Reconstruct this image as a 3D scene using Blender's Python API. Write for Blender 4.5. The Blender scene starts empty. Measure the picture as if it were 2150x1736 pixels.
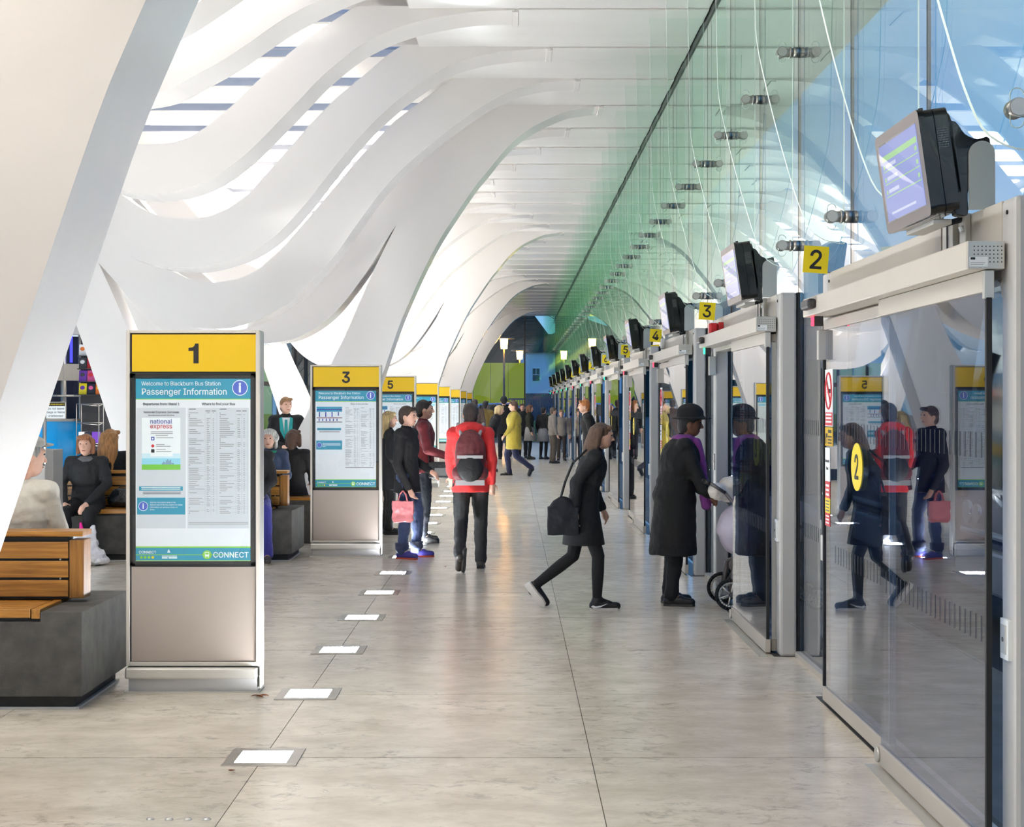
import bpy, bmesh, math, random
from mathutils import Vector, Matrix
random.seed(7)
C = bpy.context.scene
COL = C.collection
PI = math.pi

# ------------------------------------------------------------------ camera, sky, exposure
cam_data = bpy.data.cameras.new('camera')
cam = bpy.data.objects.new('camera', cam_data)
COL.objects.link(cam)
cam.location = (0, 0, 1.62)
cam.rotation_euler = (PI / 2, 0, 0)
cam_data.sensor_width = 36
cam_data.lens = 3155 / 2150 * 36
cam_data.shift_x = 1 / 2150
cam_data.shift_y = -20 / 2150
cam_data.clip_end = 600
C.camera = cam
C.view_settings.view_transform = 'Standard'
C.view_settings.look = 'None'
C.view_settings.gamma = 1
C.view_settings.use_curve_mapping = False
C.view_settings.exposure = 0.35
C.cycles.max_bounces = 10
C.cycles.diffuse_bounces = 5
C.cycles.glossy_bounces = 4
C.cycles.transmission_bounces = 6
C.cycles.transparent_max_bounces = 96
C.cycles.caustics_reflective = False
C.cycles.caustics_refractive = False
C.cycles.sample_clamp_indirect = 6

W = bpy.data.worlds.new('dusk_sky')
C.world = W
W.use_nodes = True
nt = W.node_tree
nt.nodes.clear()
wo = nt.nodes.new('ShaderNodeOutputWorld')
bg = nt.nodes.new('ShaderNodeBackground')
tc = nt.nodes.new('ShaderNodeTexCoord')
sp = nt.nodes.new('ShaderNodeSeparateXYZ')
rp = nt.nodes.new('ShaderNodeValToRGB')
nz = nt.nodes.new('ShaderNodeTexNoise')
mx = nt.nodes.new('ShaderNodeMixRGB')
cr = nt.nodes.new('ShaderNodeValToRGB')
nt.links.new(tc.outputs['Generated'], sp.inputs[0])
nt.links.new(sp.outputs['Z'], rp.inputs['Fac'])
e = rp.color_ramp.elements
e[0].position = 0.0; e[0].color = (0.30, 0.56, 0.80, 1)
e[1].position = 0.75; e[1].color = (0.07, 0.27, 0.72, 1)
k = rp.color_ramp.elements.new(0.18); k.color = (0.10, 0.40, 0.88, 1)
nz.inputs['Scale'].default_value = 2.2
nz.inputs['Detail'].default_value = 4
nt.links.new(tc.outputs['Generated'], nz.inputs['Vector'])
cr.color_ramp.elements[0].position = 0.52; cr.color_ramp.elements[0].color = (0, 0, 0, 1)
cr.color_ramp.elements[1].position = 0.78; cr.color_ramp.elements[1].color = (0.6, 0.6, 0.6, 1)
nt.links.new(nz.outputs['Fac'], cr.inputs['Fac'])
nt.links.new(cr.outputs['Color'], mx.inputs['Fac'])
nt.links.new(rp.outputs['Color'], mx.inputs['Color1'])
mx.inputs['Color2'].default_value = (0.45, 0.62, 0.85, 1)
nt.links.new(mx.outputs['Color'], bg.inputs['Color'])
bg.inputs['Strength'].default_value = 0.95
nt.links.new(bg.outputs[0], wo.inputs['Surface'])
PANEL_LIGHT = 12.0          # ceiling panels between the ribs, some lit only to brighten the hall
FLOOR_LIGHT = 190.0         # the recessed floor uplights

# ------------------------------------------------------------------ materials
MATS = {}
def s2l(c):
    return tuple(((v / 255) / 12.92 if v / 255 <= 0.04045 else ((v / 255 + 0.055) / 1.055) ** 2.4) for v in c)

def mat(name, rgb, rough=0.5, metal=0.0, noise=0.0, scale=8.0, bump=0.0, bscale=40.0, emit=0.0, coat=0.0, stretch=(1, 1, 1), spec=0.5, sheen=0.0):
    """rgb in sRGB 0-255; noise mixes a darker tone in; bump is fine relief"""
    if name in MATS: return MATS[name]
    m = bpy.data.materials.new(name)
    m.use_nodes = True
    nt = m.node_tree
    b = nt.nodes['Principled BSDF']
    col = s2l(rgb) + (1,)
    b.inputs['Base Color'].default_value = col
    b.inputs['Roughness'].default_value = rough
    b.inputs['Metallic'].default_value = metal
    b.inputs['Specular IOR Level'].default_value = spec
    if coat: b.inputs['Coat Weight'].default_value = coat; b.inputs['Coat Roughness'].default_value = 0.08
    if sheen: b.inputs['Sheen Weight'].default_value = sheen
    if emit:
        b.inputs['Emission Color'].default_value = col
        b.inputs['Emission Strength'].default_value = emit
    if noise or bump:
        tc = nt.nodes.new('ShaderNodeTexCoord')
        mp = nt.nodes.new('ShaderNodeMapping')
        mp.inputs['Scale'].default_value = stretch
        nt.links.new(tc.outputs['Object'], mp.inputs['Vector'])
        if noise:
            n = nt.nodes.new('ShaderNodeTexNoise')
            n.inputs['Scale'].default_value = scale
            n.inputs['Detail'].default_value = 6
            nt.links.new(mp.outputs[0], n.inputs['Vector'])
            r = nt.nodes.new('ShaderNodeValToRGB')
            d = 1 - noise
            r.color_ramp.elements[0].position = 0.3
            r.color_ramp.elements[0].color = (col[0] * d, col[1] * d, col[2] * d, 1)
            u = 1 + noise * 0.5
            r.color_ramp.elements[1].position = 0.7
            r.color_ramp.elements[1].color = (min(1, col[0] * u), min(1, col[1] * u), min(1, col[2] * u), 1)
            nt.links.new(n.outputs['Fac'], r.inputs['Fac'])
            nt.links.new(r.outputs['Color'], b.inputs['Base Color'])
        if bump:
            n2 = nt.nodes.new('ShaderNodeTexNoise')
            n2.inputs['Scale'].default_value = bscale
            n2.inputs['Detail'].default_value = 4
            nt.links.new(mp.outputs[0], n2.inputs['Vector'])
            bp = nt.nodes.new('ShaderNodeBump')
            bp.inputs['Strength'].default_value = bump
            bp.inputs['Distance'].default_value = 0.02
            nt.links.new(n2.outputs['Fac'], bp.inputs['Height'])
            nt.links.new(bp.outputs[0], b.inputs['Normal'])
    MATS[name] = m
    return m

def glass(name, tint, refl=(1, 1, 1), boost=1.0):
    if name in MATS: return MATS[name]
    m = bpy.data.materials.new(name)
    m.use_nodes = True
    nt = m.node_tree
    nt.nodes.clear()
    o = nt.nodes.new('ShaderNodeOutputMaterial')
    t = nt.nodes.new('ShaderNodeBsdfTransparent'); t.inputs[0].default_value = tint + (1,)
    g = nt.nodes.new('ShaderNodeBsdfGlossy'); g.inputs[0].default_value = refl + (1,); g.inputs['Roughness'].default_value = 0.0
    # Schlick reflectance from the angle alone, the same on both faces of the sheet
    ge = nt.nodes.new('ShaderNodeNewGeometry')
    dt = nt.nodes.new('ShaderNodeVectorMath'); dt.operation = 'DOT_PRODUCT'
    nt.links.new(ge.outputs['Normal'], dt.inputs[0]); nt.links.new(ge.outputs['Incoming'], dt.inputs[1])
    ab = nt.nodes.new('ShaderNodeMath'); ab.operation = 'ABSOLUTE'; nt.links.new(dt.outputs['Value'], ab.inputs[0])
    om = nt.nodes.new('ShaderNodeMath'); om.operation = 'SUBTRACT'; om.inputs[0].default_value = 1; nt.links.new(ab.outputs[0], om.inputs[1])
    pw = nt.nodes.new('ShaderNodeMath'); pw.operation = 'POWER'; pw.inputs[1].default_value = 5; nt.links.new(om.outputs[0], pw.inputs[0])
    f = nt.nodes.new('ShaderNodeMath'); f.operation = 'MULTIPLY_ADD'; f.inputs[1].default_value = 0.957; f.inputs[2].default_value = 0.043; nt.links.new(pw.outputs[0], f.inputs[0])
    mu = nt.nodes.new('ShaderNodeMath'); mu.operation = 'MULTIPLY'; mu.inputs[1].default_value = boost; mu.use_clamp = True
    x = nt.nodes.new('ShaderNodeMixShader')
    nt.links.new(f.outputs[0], mu.inputs[0])
    nt.links.new(mu.outputs[0], x.inputs[0]); nt.links.new(t.outputs[0], x.inputs[1]); nt.links.new(g.outputs[0], x.inputs[2])
    nt.links.new(x.outputs[0], o.inputs[0])
    MATS[name] = m
    return m

def emis(name, rgb, strength):
    if name in MATS: return MATS[name]
    m = bpy.data.materials.new(name)
    m.use_nodes = True
    nt = m.node_tree
    nt.nodes.clear()
    o = nt.nodes.new('ShaderNodeOutputMaterial')
    em = nt.nodes.new('ShaderNodeEmission')
    em.inputs[0].default_value = s2l(rgb) + (1,)
    em.inputs[1].default_value = strength
    nt.links.new(em.outputs[0], o.inputs[0])
    MATS[name] = m
    return m

def stone_mat():
    m = bpy.data.materials.new('limestone_floor')
    m.use_nodes = True
    nt = m.node_tree
    b = nt.nodes['Principled BSDF']
    tc = nt.nodes.new('ShaderNodeTexCoord')
    oi = nt.nodes.new('ShaderNodeObjectInfo')
    ge = nt.nodes.new('ShaderNodeNewGeometry')
    mp = nt.nodes.new('ShaderNodeMapping'); mp.inputs['Scale'].default_value = (1.0, 1.5, 1)
    nt.links.new(ge.outputs['Position'], mp.inputs['Vector'])
    n1 = nt.nodes.new('ShaderNodeTexNoise'); n1.inputs['Scale'].default_value = 2.6; n1.inputs['Detail'].default_value = 9; n1.inputs['Roughness'].default_value = 0.68
    n2 = nt.nodes.new('ShaderNodeTexNoise'); n2.inputs['Scale'].default_value = 8.0; n2.inputs['Detail'].default_value = 12; n2.inputs['Roughness'].default_value = 0.78; n2.inputs['Distortion'].default_value = 0.6
    n3 = nt.nodes.new('ShaderNodeTexNoise'); n3.inputs['Scale'].default_value = 1.3; n3.inputs['Detail'].default_value = 3
    for n in (n1, n2, n3): nt.links.new(mp.outputs[0], n.inputs['Vector'])
    r1 = nt.nodes.new('ShaderNodeValToRGB')
    r1.color_ramp.elements[0].position = 0.30; r1.color_ramp.elements[0].color = s2l((202, 190, 170)) + (1,)
    r1.color_ramp.elements[1].position = 0.62; r1.color_ramp.elements[1].color = s2l((234, 224, 206)) + (1,)
    nt.links.new(n1.outputs['Fac'], r1.inputs['Fac'])
    r2 = nt.nodes.new('ShaderNodeValToRGB')      # dark veins and scuffs
    r2.color_ramp.elements[0].position = 0.28; r2.color_ramp.elements[0].color = (0.38, 0.36, 0.35, 1)
    r2.color_ramp.elements[1].position = 0.49; r2.color_ramp.elements[1].color = (1, 1, 1, 1)
    nt.links.new(n2.outputs['Fac'], r2.inputs['Fac'])
    r3 = nt.nodes.new('ShaderNodeValToRGB')
    r3.color_ramp.elements[0].position = 0.37; r3.color_ramp.elements[0].color = (0, 0, 0, 1)
    r3.color_ramp.elements[1].position = 0.58; r3.color_ramp.elements[1].color = (1, 1, 1, 1)
    nt.links.new(n3.outputs['Fac'], r3.inputs['Fac'])
    m1 = nt.nodes.new('ShaderNodeMixRGB'); m1.blend_type = 'MULTIPLY'
    nt.links.new(r3.outputs['Color'], m1.inputs['Fac'])
    nt.links.new(r1.outputs['Color'], m1.inputs['Color1']); nt.links.new(r2.outputs['Color'], m1.inputs['Color2'])
    hv = nt.nodes.new('ShaderNodeHueSaturation')
    ma = nt.nodes.new('ShaderNodeMath'); ma.operation = 'MULTIPLY_ADD'; ma.inputs[1].default_value = 0.18; ma.inputs[2].default_value = 0.90
    nt.links.new(oi.outputs['Random'], ma.inputs[0]); nt.links.new(ma.outputs[0], hv.inputs['Value'])
    nt.links.new(m1.outputs['Color'], hv.inputs['Color'])
    nt.links.new(hv.outputs['Color'], b.inputs['Base Color'])
    b.inputs['Roughness'].default_value = 0.23
    b.inputs['Specular IOR Level'].default_value = 0.45
    MATS['stone'] = m
    return m

def wood_mat(name, a, c, axis=0):
    m = bpy.data.materials.new(name)
    m.use_nodes = True
    nt = m.node_tree
    b = nt.nodes['Principled BSDF']
    ge = nt.nodes.new('ShaderNodeNewGeometry')
    mp = nt.nodes.new('ShaderNodeMapping')
    sc = [34, 34, 34]; sc[axis] = 2.2
    mp.inputs['Scale'].default_value = sc
    nt.links.new(ge.outputs['Position'], mp.inputs['Vector'])
    n = nt.nodes.new('ShaderNodeTexNoise'); n.inputs['Scale'].default_value = 1.5; n.inputs['Detail'].default_value = 6; n.inputs['Distortion'].default_value = 0.4
    nt.links.new(mp.outputs[0], n.inputs['Vector'])
    r = nt.nodes.new('ShaderNodeValToRGB')
    r.color_ramp.elements[0].position = 0.3; r.color_ramp.elements[0].color = s2l(a) + (1,)
    r.color_ramp.elements[1].position = 0.68; r.color_ramp.elements[1].color = s2l(c) + (1,)
    nt.links.new(n.outputs['Fac'], r.inputs['Fac'])
    nt.links.new(r.outputs['Color'], b.inputs['Base Color'])
    b.inputs['Roughness'].default_value = 0.35
    MATS[name] = m
    return m

M_RIB = mat('white_gloss_panel', (238, 233, 228), 0.2, coat=0.55, noise=0.03, scale=0.7)
M_CEIL = mat('ceiling_gloss_white', (232, 229, 224), 0.22, noise=0.05, scale=1.2, stretch=(0.4, 2, 1), coat=0.3)
M_STONE = stone_mat()
M_JOINT = mat('joint_dark', (104, 96, 88), 0.9)
M_CREAM = mat('cream_powder_coat', (194, 187, 176), 0.42, noise=0.03, scale=5)
M_CREAM2 = mat('white_powder_coat', (192, 190, 187), 0.4)
M_ALU = mat('silver_aluminium', (205, 203, 196), 0.32, metal=0.55, noise=0.04, scale=6)
M_STEEL = mat('brushed_steel', (176, 172, 166), 0.28, metal=0.9, noise=0.06, scale=30, stretch=(1, 12, 1))
M_BLACK = mat('black_seal', (14, 14, 15), 0.45)
M_GLOSSBLACK = mat('gloss_black', (9, 10, 13), 0.16, coat=0.4)
M_DGREY = mat('dark_grey_plastic', (54, 52, 52), 0.4)
M_YEL = mat('signal_yellow', (212, 172, 8), 0.42)
M_YEL2 = mat('sign_yellow', (236, 210, 16), 0.45)
M_INK = mat('black_ink', (22, 22, 20), 0.5)
M_TEAL = mat('teal_print', (44, 150, 180), 0.4)
M_TEALTXT = mat('white_print', (240, 244, 244), 0.4)
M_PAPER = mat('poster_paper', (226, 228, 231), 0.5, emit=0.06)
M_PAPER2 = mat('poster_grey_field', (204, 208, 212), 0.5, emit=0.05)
M_GREEN = mat('lime_print', (140, 205, 62), 0.4)
M_GREY = mat('grey_print', (150, 152, 155), 0.5)
M_GREYD = mat('dark_grey_print', (92, 94, 98), 0.5)
M_BLUEP = mat('blue_print', (42, 66, 160), 0.4)
M_REDP = mat('red_print', (206, 42, 52), 0.4)
M_SKYP = mat('sky_print', (150, 212, 232), 0.4)
M_TAUPE = mat('taupe_panel', (154, 141, 132), 0.42, noise=0.04, scale=2)
M_CONC = mat('dark_cast_stone', (70, 68, 64), 0.72, noise=0.42, scale=9, bump=0.25, bscale=90)
M_CONC2 = mat('dark_stone_plinth', (44, 43, 41), 0.75, noise=0.3, scale=14)
M_WOOD = wood_mat('oak_plank', (126, 80, 28), (178, 124, 52), 0)
M_WOODY = wood_mat('oak_crossplank', (126, 80, 28), (178, 124, 52), 1)
M_WOODZ = wood_mat('oak_upright', (110, 70, 26), (158, 108, 46), 2)
G_FACADE = glass('facade_glass', (0.945, 0.98, 0.968), boost=1.5)
G_FIN = glass('fin_glass', (0.952, 0.988, 0.970), boost=0.6)
M_FINEDGE = mat('glass_polished_edge', (228, 246, 240), 0.2, emit=0.0)
G_DOOR = glass('door_glass', (0.60, 0.68, 0.80), boost=1.3)
G_CASE = glass('case_glass', (0.97, 0.98, 0.98), boost=0.7)

# ------------------------------------------------------------------ helpers
class MB:
    def __init__(s): s.v = []; s.f = []; s.mi = []; s.sm = []; s.mats = []
    def m(s, mt):
        if mt not in s.mats: s.mats.append(mt)
        return s.mats.index(mt)
    def quad(s, pts, mt, smooth=False):
        i = len(s.v); s.v += [tuple(p) for p in pts]
        s.f.append(tuple(range(i, i + len(pts)))); s.mi.append(s.m(mt)); s.sm.append(smooth)
        return s
    def box(s, a, b, mt, T=None):
        x0, y0, z0 = a; x1, y1, z1 = b
        P = [(x0, y0, z0), (x1, y0, z0), (x1, y1, z0), (x0, y1, z0), (x0, y0, z1), (x1, y0, z1), (x1, y1, z1), (x0, y1, z1)]
        if T is not None: P = [tuple(T @ Vector(p)) for p in P]
        i = len(s.v); s.v += P; k = s.m(mt)
        for f in ((0, 3, 2, 1), (4, 5, 6, 7), (0, 1, 5, 4), (1, 2, 6, 5), (2, 3, 7, 6), (3, 0, 4, 7)):
            s.f.append(tuple(i + j for j in f)); s.mi.append(k); s.sm.append(False)
        return s
    def cyl(s, p0, p1, r, mt, n=16, r1=None, caps=True):
        p0 = Vector(p0); p1 = Vector(p1); r1 = r if r1 is None else r1
        d = (p1 - p0).normalized()
        u = d.orthogonal().normalized(); w = d.cross(u)
        i = len(s.v); k = s.m(mt)
        for P, rr in ((p0, r), (p1, r1)):
            for j in range(n):
                a = 2 * PI * j / n
                s.v.append(tuple(P + u * math.cos(a) * rr + w * math.sin(a) * rr))
        for j in range(n):
            s.f.append((i + j, i + (j + 1) % n, i + n + (j + 1) % n, i + n + j)); s.mi.append(k); s.sm.append(True)
        if caps:
            s.f.append(tuple(i + n - 1 - j for j in range(n))); s.mi.append(k); s.sm.append(False)
            s.f.append(tuple(i + n + j for j in range(n))); s.mi.append(k); s.sm.append(False)
        return s
    def tube(s, pts, r, mt, n=8):
        for a, b in zip(pts[:-1], pts[1:]): s.cyl(a, b, r, mt, n)
        return s
    def ell(s, c, r, mt, T=None, nu=14, nv=9):
        i = len(s.v); k = s.m(mt); c = Vector(c)
        for a in range(nv + 1):
            th = PI * a / nv
            for b in range(nu):
                ph = 2 * PI * b / nu
                p = Vector((r[0] * math.sin(th) * math.cos(ph), r[1] * math.sin(th) * math.sin(ph), r[2] * math.cos(th)))
                if T is not None: p = T @ p
                s.v.append(tuple(c + p))
        for a in range(nv):
            for b in range(nu):
                s.f.append((i + a * nu + b, i + (a + 1) * nu + b, i + (a + 1) * nu + (b + 1) % nu, i + a * nu + (b + 1) % nu)); s.mi.append(k); s.sm.append(True)
        return s
    def cap(s, p0, p1, r0, r1, mt, n=10, h=4):
        """tapered limb with rounded ends"""
        p0 = Vector(p0); p1 = Vector(p1)
        d = (p1 - p0)
        if d.length < 1e-6: d = Vector((0, 0, 1e-4))
        d.normalize(); u = d.orthogonal().normalized(); w = d.cross(u)
        i = len(s.v); k = s.m(mt); rings = 0
        for (P, R, sg) in ((p0, r0, -1), (p1, r1, 1)):
            for a in range(h + 1):
                t = (a / h) * PI / 2
                if sg < 0: t = PI / 2 - t
                rad = max(R * math.cos(t), 1e-5); off = sg * R * math.sin(t)
                for j in range(n):
                    q = 2 * PI * j / n
                    s.v.append(tuple(P + d * off + (u * math.cos(q) + w * math.sin(q)) * rad))
                rings += 1
        for a in range(rings - 1):
            for j in range(n):
                s.f.append((i + a * n + j, i + a * n + (j + 1) % n, i + (a + 1) * n + (j + 1) % n, i + (a + 1) * n + j)); s.mi.append(k); s.sm.append(True)
        return s
    def loft(s, rings, mt, n=20, capends=True, smooth=True):
        """rings: (center, rx, ry) horizontal ellipses"""
        i = len(s.v); k = s.m(mt)
        for c, rx, ry in rings:
            for j in range(n):
                a = 2 * PI * j / n
                s.v.append((c[0] + rx * math.cos(a), c[1] + ry * math.sin(a), c[2]))
        for a in range(len(rings) - 1):
            for j in range(n):
                s.f.append((i + a * n + j, i + a * n + (j + 1) % n, i + (a + 1) * n + (j + 1) % n, i + (a + 1) * n + j)); s.mi.append(k); s.sm.append(smooth)
        if capends:
            s.f.append(tuple(i + n - 1 - j for j in range(n))); s.mi.append(k); s.sm.append(False)
            t = i + (len(rings) - 1) * n
            s.f.append(tuple(t + j for j in range(n))); s.mi.append(k); s.sm.append(False)
        return s
    def prism(s, pts, axis, lo, hi, mt, side=None, smooth_side=False):
        """outline pts (2D) extruded along axis between lo and hi; side = material of the rim"""
        n = len(pts); i = len(s.v); k = s.m(mt); ks = s.m(side) if side else k
        def P(p, t):
            if axis == 'y': return (p[0], t, p[1])
            if axis == 'x': return (t, p[0], p[1])
            return (p[0], p[1], t)
        s.v += [P(p, lo) for p in pts] + [P(p, hi) for p in pts]
        s.f.append(tuple(range(i, i + n))); s.mi.append(k); s.sm.append(False)
        s.f.append(tuple(i + n + n - 1 - j for j in range(n))); s.mi.append(k); s.sm.append(False)
        for j in range(n):
            s.f.append((i + j, i + n + j, i + n + (j + 1) % n, i + (j + 1) % n)); s.mi.append(ks); s.sm.append(smooth_side)
        return s
    def mesh(s, name):
        me = bpy.data.meshes.new(name)
        me.from_pydata(s.v, [], s.f)
        for mt in s.mats: me.materials.append(mt)
        me.polygons.foreach_set('material_index', s.mi)
        me.polygons.foreach_set('use_smooth', s.sm)
        bm = bmesh.new(); bm.from_mesh(me)
        bmesh.ops.recalc_face_normals(bm, faces=bm.faces)
        bm.to_mesh(me); bm.free()
        me.update()
        return me
    def obj(s, name, parent=None, bevel=0, loc=None, rot=None):
        o = bpy.data.objects.new(name, s.mesh(name))
        COL.objects.link(o)
        if parent: o.parent = parent
        if loc: o.location = loc
        if rot: o.rotation_euler = rot
        if bevel:
            b = o.modifiers.new('bevel', 'BEVEL'); b.width = bevel; b.segments = 2; b.limit_method = 'ANGLE'
        return o

def empty(name, loc=(0, 0, 0), rz=0, parent=None):
    o = bpy.data.objects.new(name, None)
    COL.objects.link(o); o.location = loc; o.rotation_euler = (0, 0, rz)
    o.empty_display_size = 0.1
    if parent: o.parent = parent
    return o
def tag(o, label, cat, group=None):
    o['label'] = label; o['category'] = cat
    if group: o['group'] = group
    return o
def struct(o):
    o['kind'] = 'structure'; return o
def stuff(o):
    o['kind'] = 'stuff'; return o
KIDS = {}
def copy_tree(root):
    def rec(o, par):
        c = o.copy(); COL.objects.link(c)
        if par: c.parent = par
        for ch in list(o.children): rec(ch, c)
        return c
    return rec(root, None)
def inst(o, parent, loc, rot=None, name=None):
    c = o.copy(); COL.objects.link(c); c.parent = parent; c.location = loc
    if rot: c.rotation_euler = rot
    return c

FONT = None
try:
    import os
    FONT = bpy.data.fonts.load(os.path.join(bpy.utils.system_resource('DATAFILES'), 'fonts', 'Inter.woff2'))
except Exception:
    FONT = None
TXT = {}
def text(s, size, mt, parent, loc, rot=(PI / 2, 0, 0), align='CENTER', bold=0.0, name='lettering', sx=1.0, ext=0.0006, space=1.0, fit=None):
    size *= 1.4
    key = (s, size, mt.name, align, bold, sx, fit)
    if key not in TXT:
        cu = bpy.data.curves.new('lettering', 'FONT')
        cu.body = s; cu.size = size; cu.align_x = align; cu.align_y = 'CENTER'
        if FONT: cu.font = FONT
        cu.extrude = ext; cu.space_character = space
        cu.resolution_u = 3
        t = bpy.data.objects.new('lettering', cu)
        me = bpy.data.meshes.new_from_object(t)
        bpy.data.objects.remove(t)
        if s == '1':                        # a numeral one without a foot
            g = MB(); c = size * 0.509
            g.prism([(-.02 * c, -.5 * c), (.24 * c, -.5 * c), (.24 * c, .5 * c), (.06 * c, .5 * c), (.03 * c, .39 * c), (-.06 * c, .31 * c), (-.27 * c, .28 * c), (-.27 * c, .13 * c), (-.02 * c, .13 * c)], 'z', -ext, ext, mt)
            me = g.mesh('lettering')
        elif bold:                         # heavier strokes: the outline overprinted around itself
            base = me.copy(); n0 = len(base.vertices); b_ = bold * size
            V = [v.co.copy() for v in base.vertices]; Fc = [tuple(q.vertices) for q in base.polygons]
            vs, fs = [], []
            for i_, (dx, dy) in enumerate(((0, 0), (b_, 0), (-b_, 0), (0, b_), (0, -b_), (b_ * .7, b_ * .7), (-b_ * .7, b_ * .7), (b_ * .7, -b_ * .7), (-b_ * .7, -b_ * .7))):
                vs += [(v.x + dx, v.y + dy, v.z * (1 + 0.02 * i_)) for v in V]; fs += [tuple(j + i_ * n0 for j in q) for q in Fc]
            me = bpy.data.meshes.new('lettering'); me.from_pydata(vs, [], fs); me.materials.append(mt)
        if fit: xs = [v.co.x for v in me.vertices]; sx = fit / (max(xs) - min(xs))
        me.transform(Matrix.Diagonal((sx, 1, 1, 1)))
        me.materials.clear(); me.materials.append(mt)
        TXT[key] = me
    o = bpy.data.objects.new(name, TXT[key]); COL.objects.link(o)
    o.parent = parent; o.location = loc; o.rotation_euler = rot
    return o

def interp(pts, x):
    """piecewise-linear through pts sorted by increasing first value"""
    if x <= pts[0][0]: return pts[0][1]
    for (a, b), (c, d) in zip(pts[:-1], pts[1:]):
        if x <= c: return b + (d - b) * (x - a) / (c - a)
    return pts[-1][1]
def smooth_pts(pts, n=4):
    """Catmull-Rom resample"""
    out = []
    for i in range(len(pts) - 1):
        p0 = pts[max(i - 1, 0)]; p1 = pts[i]; p2 = pts[i + 1]; p3 = pts[min(i + 2, len(pts) - 1)]
        for j in range(n):
            t = j / n
            out.append(tuple(0.5 * (2 * p1[q] + (-p0[q] + p2[q]) * t + (2 * p0[q] - 5 * p1[q] + 4 * p2[q] - p3[q]) * t * t + (-p0[q] + 3 * p1[q] - 3 * p2[q] + p3[q]) * t ** 3) for q in range(len(p1))))
    out.append(pts[-1])
    return out
# ================================================================== SETTING
AX = -3.35                                  # the hall is symmetrical about this line
Y0R, PITCH = 13.9, 1.5                      # rib number 1 and the bay
def RY(k): return Y0R + PITCH * (k - 1)
ENDY = 62.5

# ---- floor: slab with joints, tiles near, one sheet beyond
fl = MB(); fl.box((-10.2, -13, -0.16), (1.90, ENDY, -0.006), M_JOINT)
floor = struct(fl.obj('floor'))
TX = [-10.142 + 1.501 * i for i in range(8)]
TY0 = 6.888 - 6 * 1.5
fx = MB(); fx.box((-10.2, -13, -0.03), (1.9, TY0, 0), M_STONE); fx.obj('rear_floor_sheet', floor)
tm = MB(); tm.box((0.002, 0.005, -0.03), (1.499, 1.495, 0), M_STONE)
tme = tm.mesh('floor_tile')
NROW = 22
for r in range(NROW):
    for x in TX:
        o = bpy.data.objects.new('floor_tile', tme); COL.objects.link(o)
        o.parent = floor; o.location = (x, TY0 + 1.5 * r, 0)
fb = MB()
for r in range(NROW, 44):
    for x in TX:
        fb.box((x + 0.002, TY0 + 1.5 * r + 0.002, -0.03), (x + 1.499, min(TY0 + 1.5 * r + 1.498, ENDY), 0), M_STONE)
stuff(fb.obj('far_floor_tiles', floor))

# ---- ceiling
cl = MB()
cl.box((-0.95, -13, 5.28), (1.83, ENDY, 5.60), M_CEIL)
cl.box((1.93, -13, 5.28), (3.42, ENDY + 6, 5.60), M_CEIL)
cl.box((1.83, -13, 5.34), (1.93, ENDY, 5.60), M_BLACK)
cl.box((-10.1, -13, 5.28), (-5.75, ENDY, 5.60), M_CEIL)
ceiling = struct(cl.obj('ceiling'))
PANELS = [emis('luminous_ceiling_panel_%s' % n, (255, 249, 240), PANEL_LIGHT * f) for n, f in (('near', 0.85), ('added_glow', 0.08), ('bright', 0.72), ('far', 0.52), ('low', 0.27))]
G_SKYL = glass('skylight_glass', (0.9, 0.92, 0.98))
for k in range(-16, 33):
    y = RY(k)
    a, b = y + 1.05, y + 2.08
    lit = True
    M_PANEL = PANELS[0] if k <= -5 else PANELS[4] if k <= -1 else (PANELS[1] if k <= 4 else (PANELS[2] if k < 9 else PANELS[3]))  # nearest bays unseen, lit for fill; middle soffits are unlit but glow here
    p = MB()
    p.box((-5.75, a, 5.42), (-0.95, b, 5.60), M_CEIL)
    p.obj('ceiling_panel', ceiling)
    if lit:
        q = MB(); q.box((-4.9, a + 0.08, 5.40), (-1.75, b - 0.08, 5.42), M_PANEL)
        q.obj('glow_panel', ceiling)
    u = MB(); u.box((2 * AX + 1.133 - 0.115, 6.888 + PITCH * (k - 1) - 0.115, 0), (2 * AX + 1.133 + 0.115, 6.888 + PITCH * (k - 1) + 0.115, 0.004), emis('floor_lamp_lens', (244, 250, 255), FLOOR_LIGHT))
    if 0 < k < 28: u.obj('unseen_uplight', floor)  # unseen mirrored row, added to brighten the ribs
    if k == 0:
        u = MB(); u.box((-1.133 - 0.115, 6.888 + PITCH * (k - 1) - 0.115, 0), (-1.133 + 0.115, 6.888 + PITCH * (k - 1) + 0.115, 0.004), emis('floor_lamp_lens', (244, 250, 255), FLOOR_LIGHT)); u.obj('unseen_uplight', floor)
    g = MB(); g.box((-5.75, y + 0.58, 5.50), (-0.95, a, 5.512), G_SKYL)
    g.obj('skylight_pane', ceiling)
    # ceiling battens running on from the ribs to the glass, dark slots that take the glass fins
    d = abs(((k - 4) + 4) % 9 - 4); d = min((k - 4) % 9, 9 - (k - 4) % 9)
    xc = 1.10 - 0.355 * d
    t = MB()
    t.box((xc + 0.03, y, 5.262), (1.83, y + 0.58, 5.28), M_CEIL)
    t.box((xc - 0.03, y + 0.03, 5.248), (xc + 0.03, y + 0.55, 5.285), M_RIB)
    t.obj('ceiling_batten', ceiling, bevel=0.004)

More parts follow.
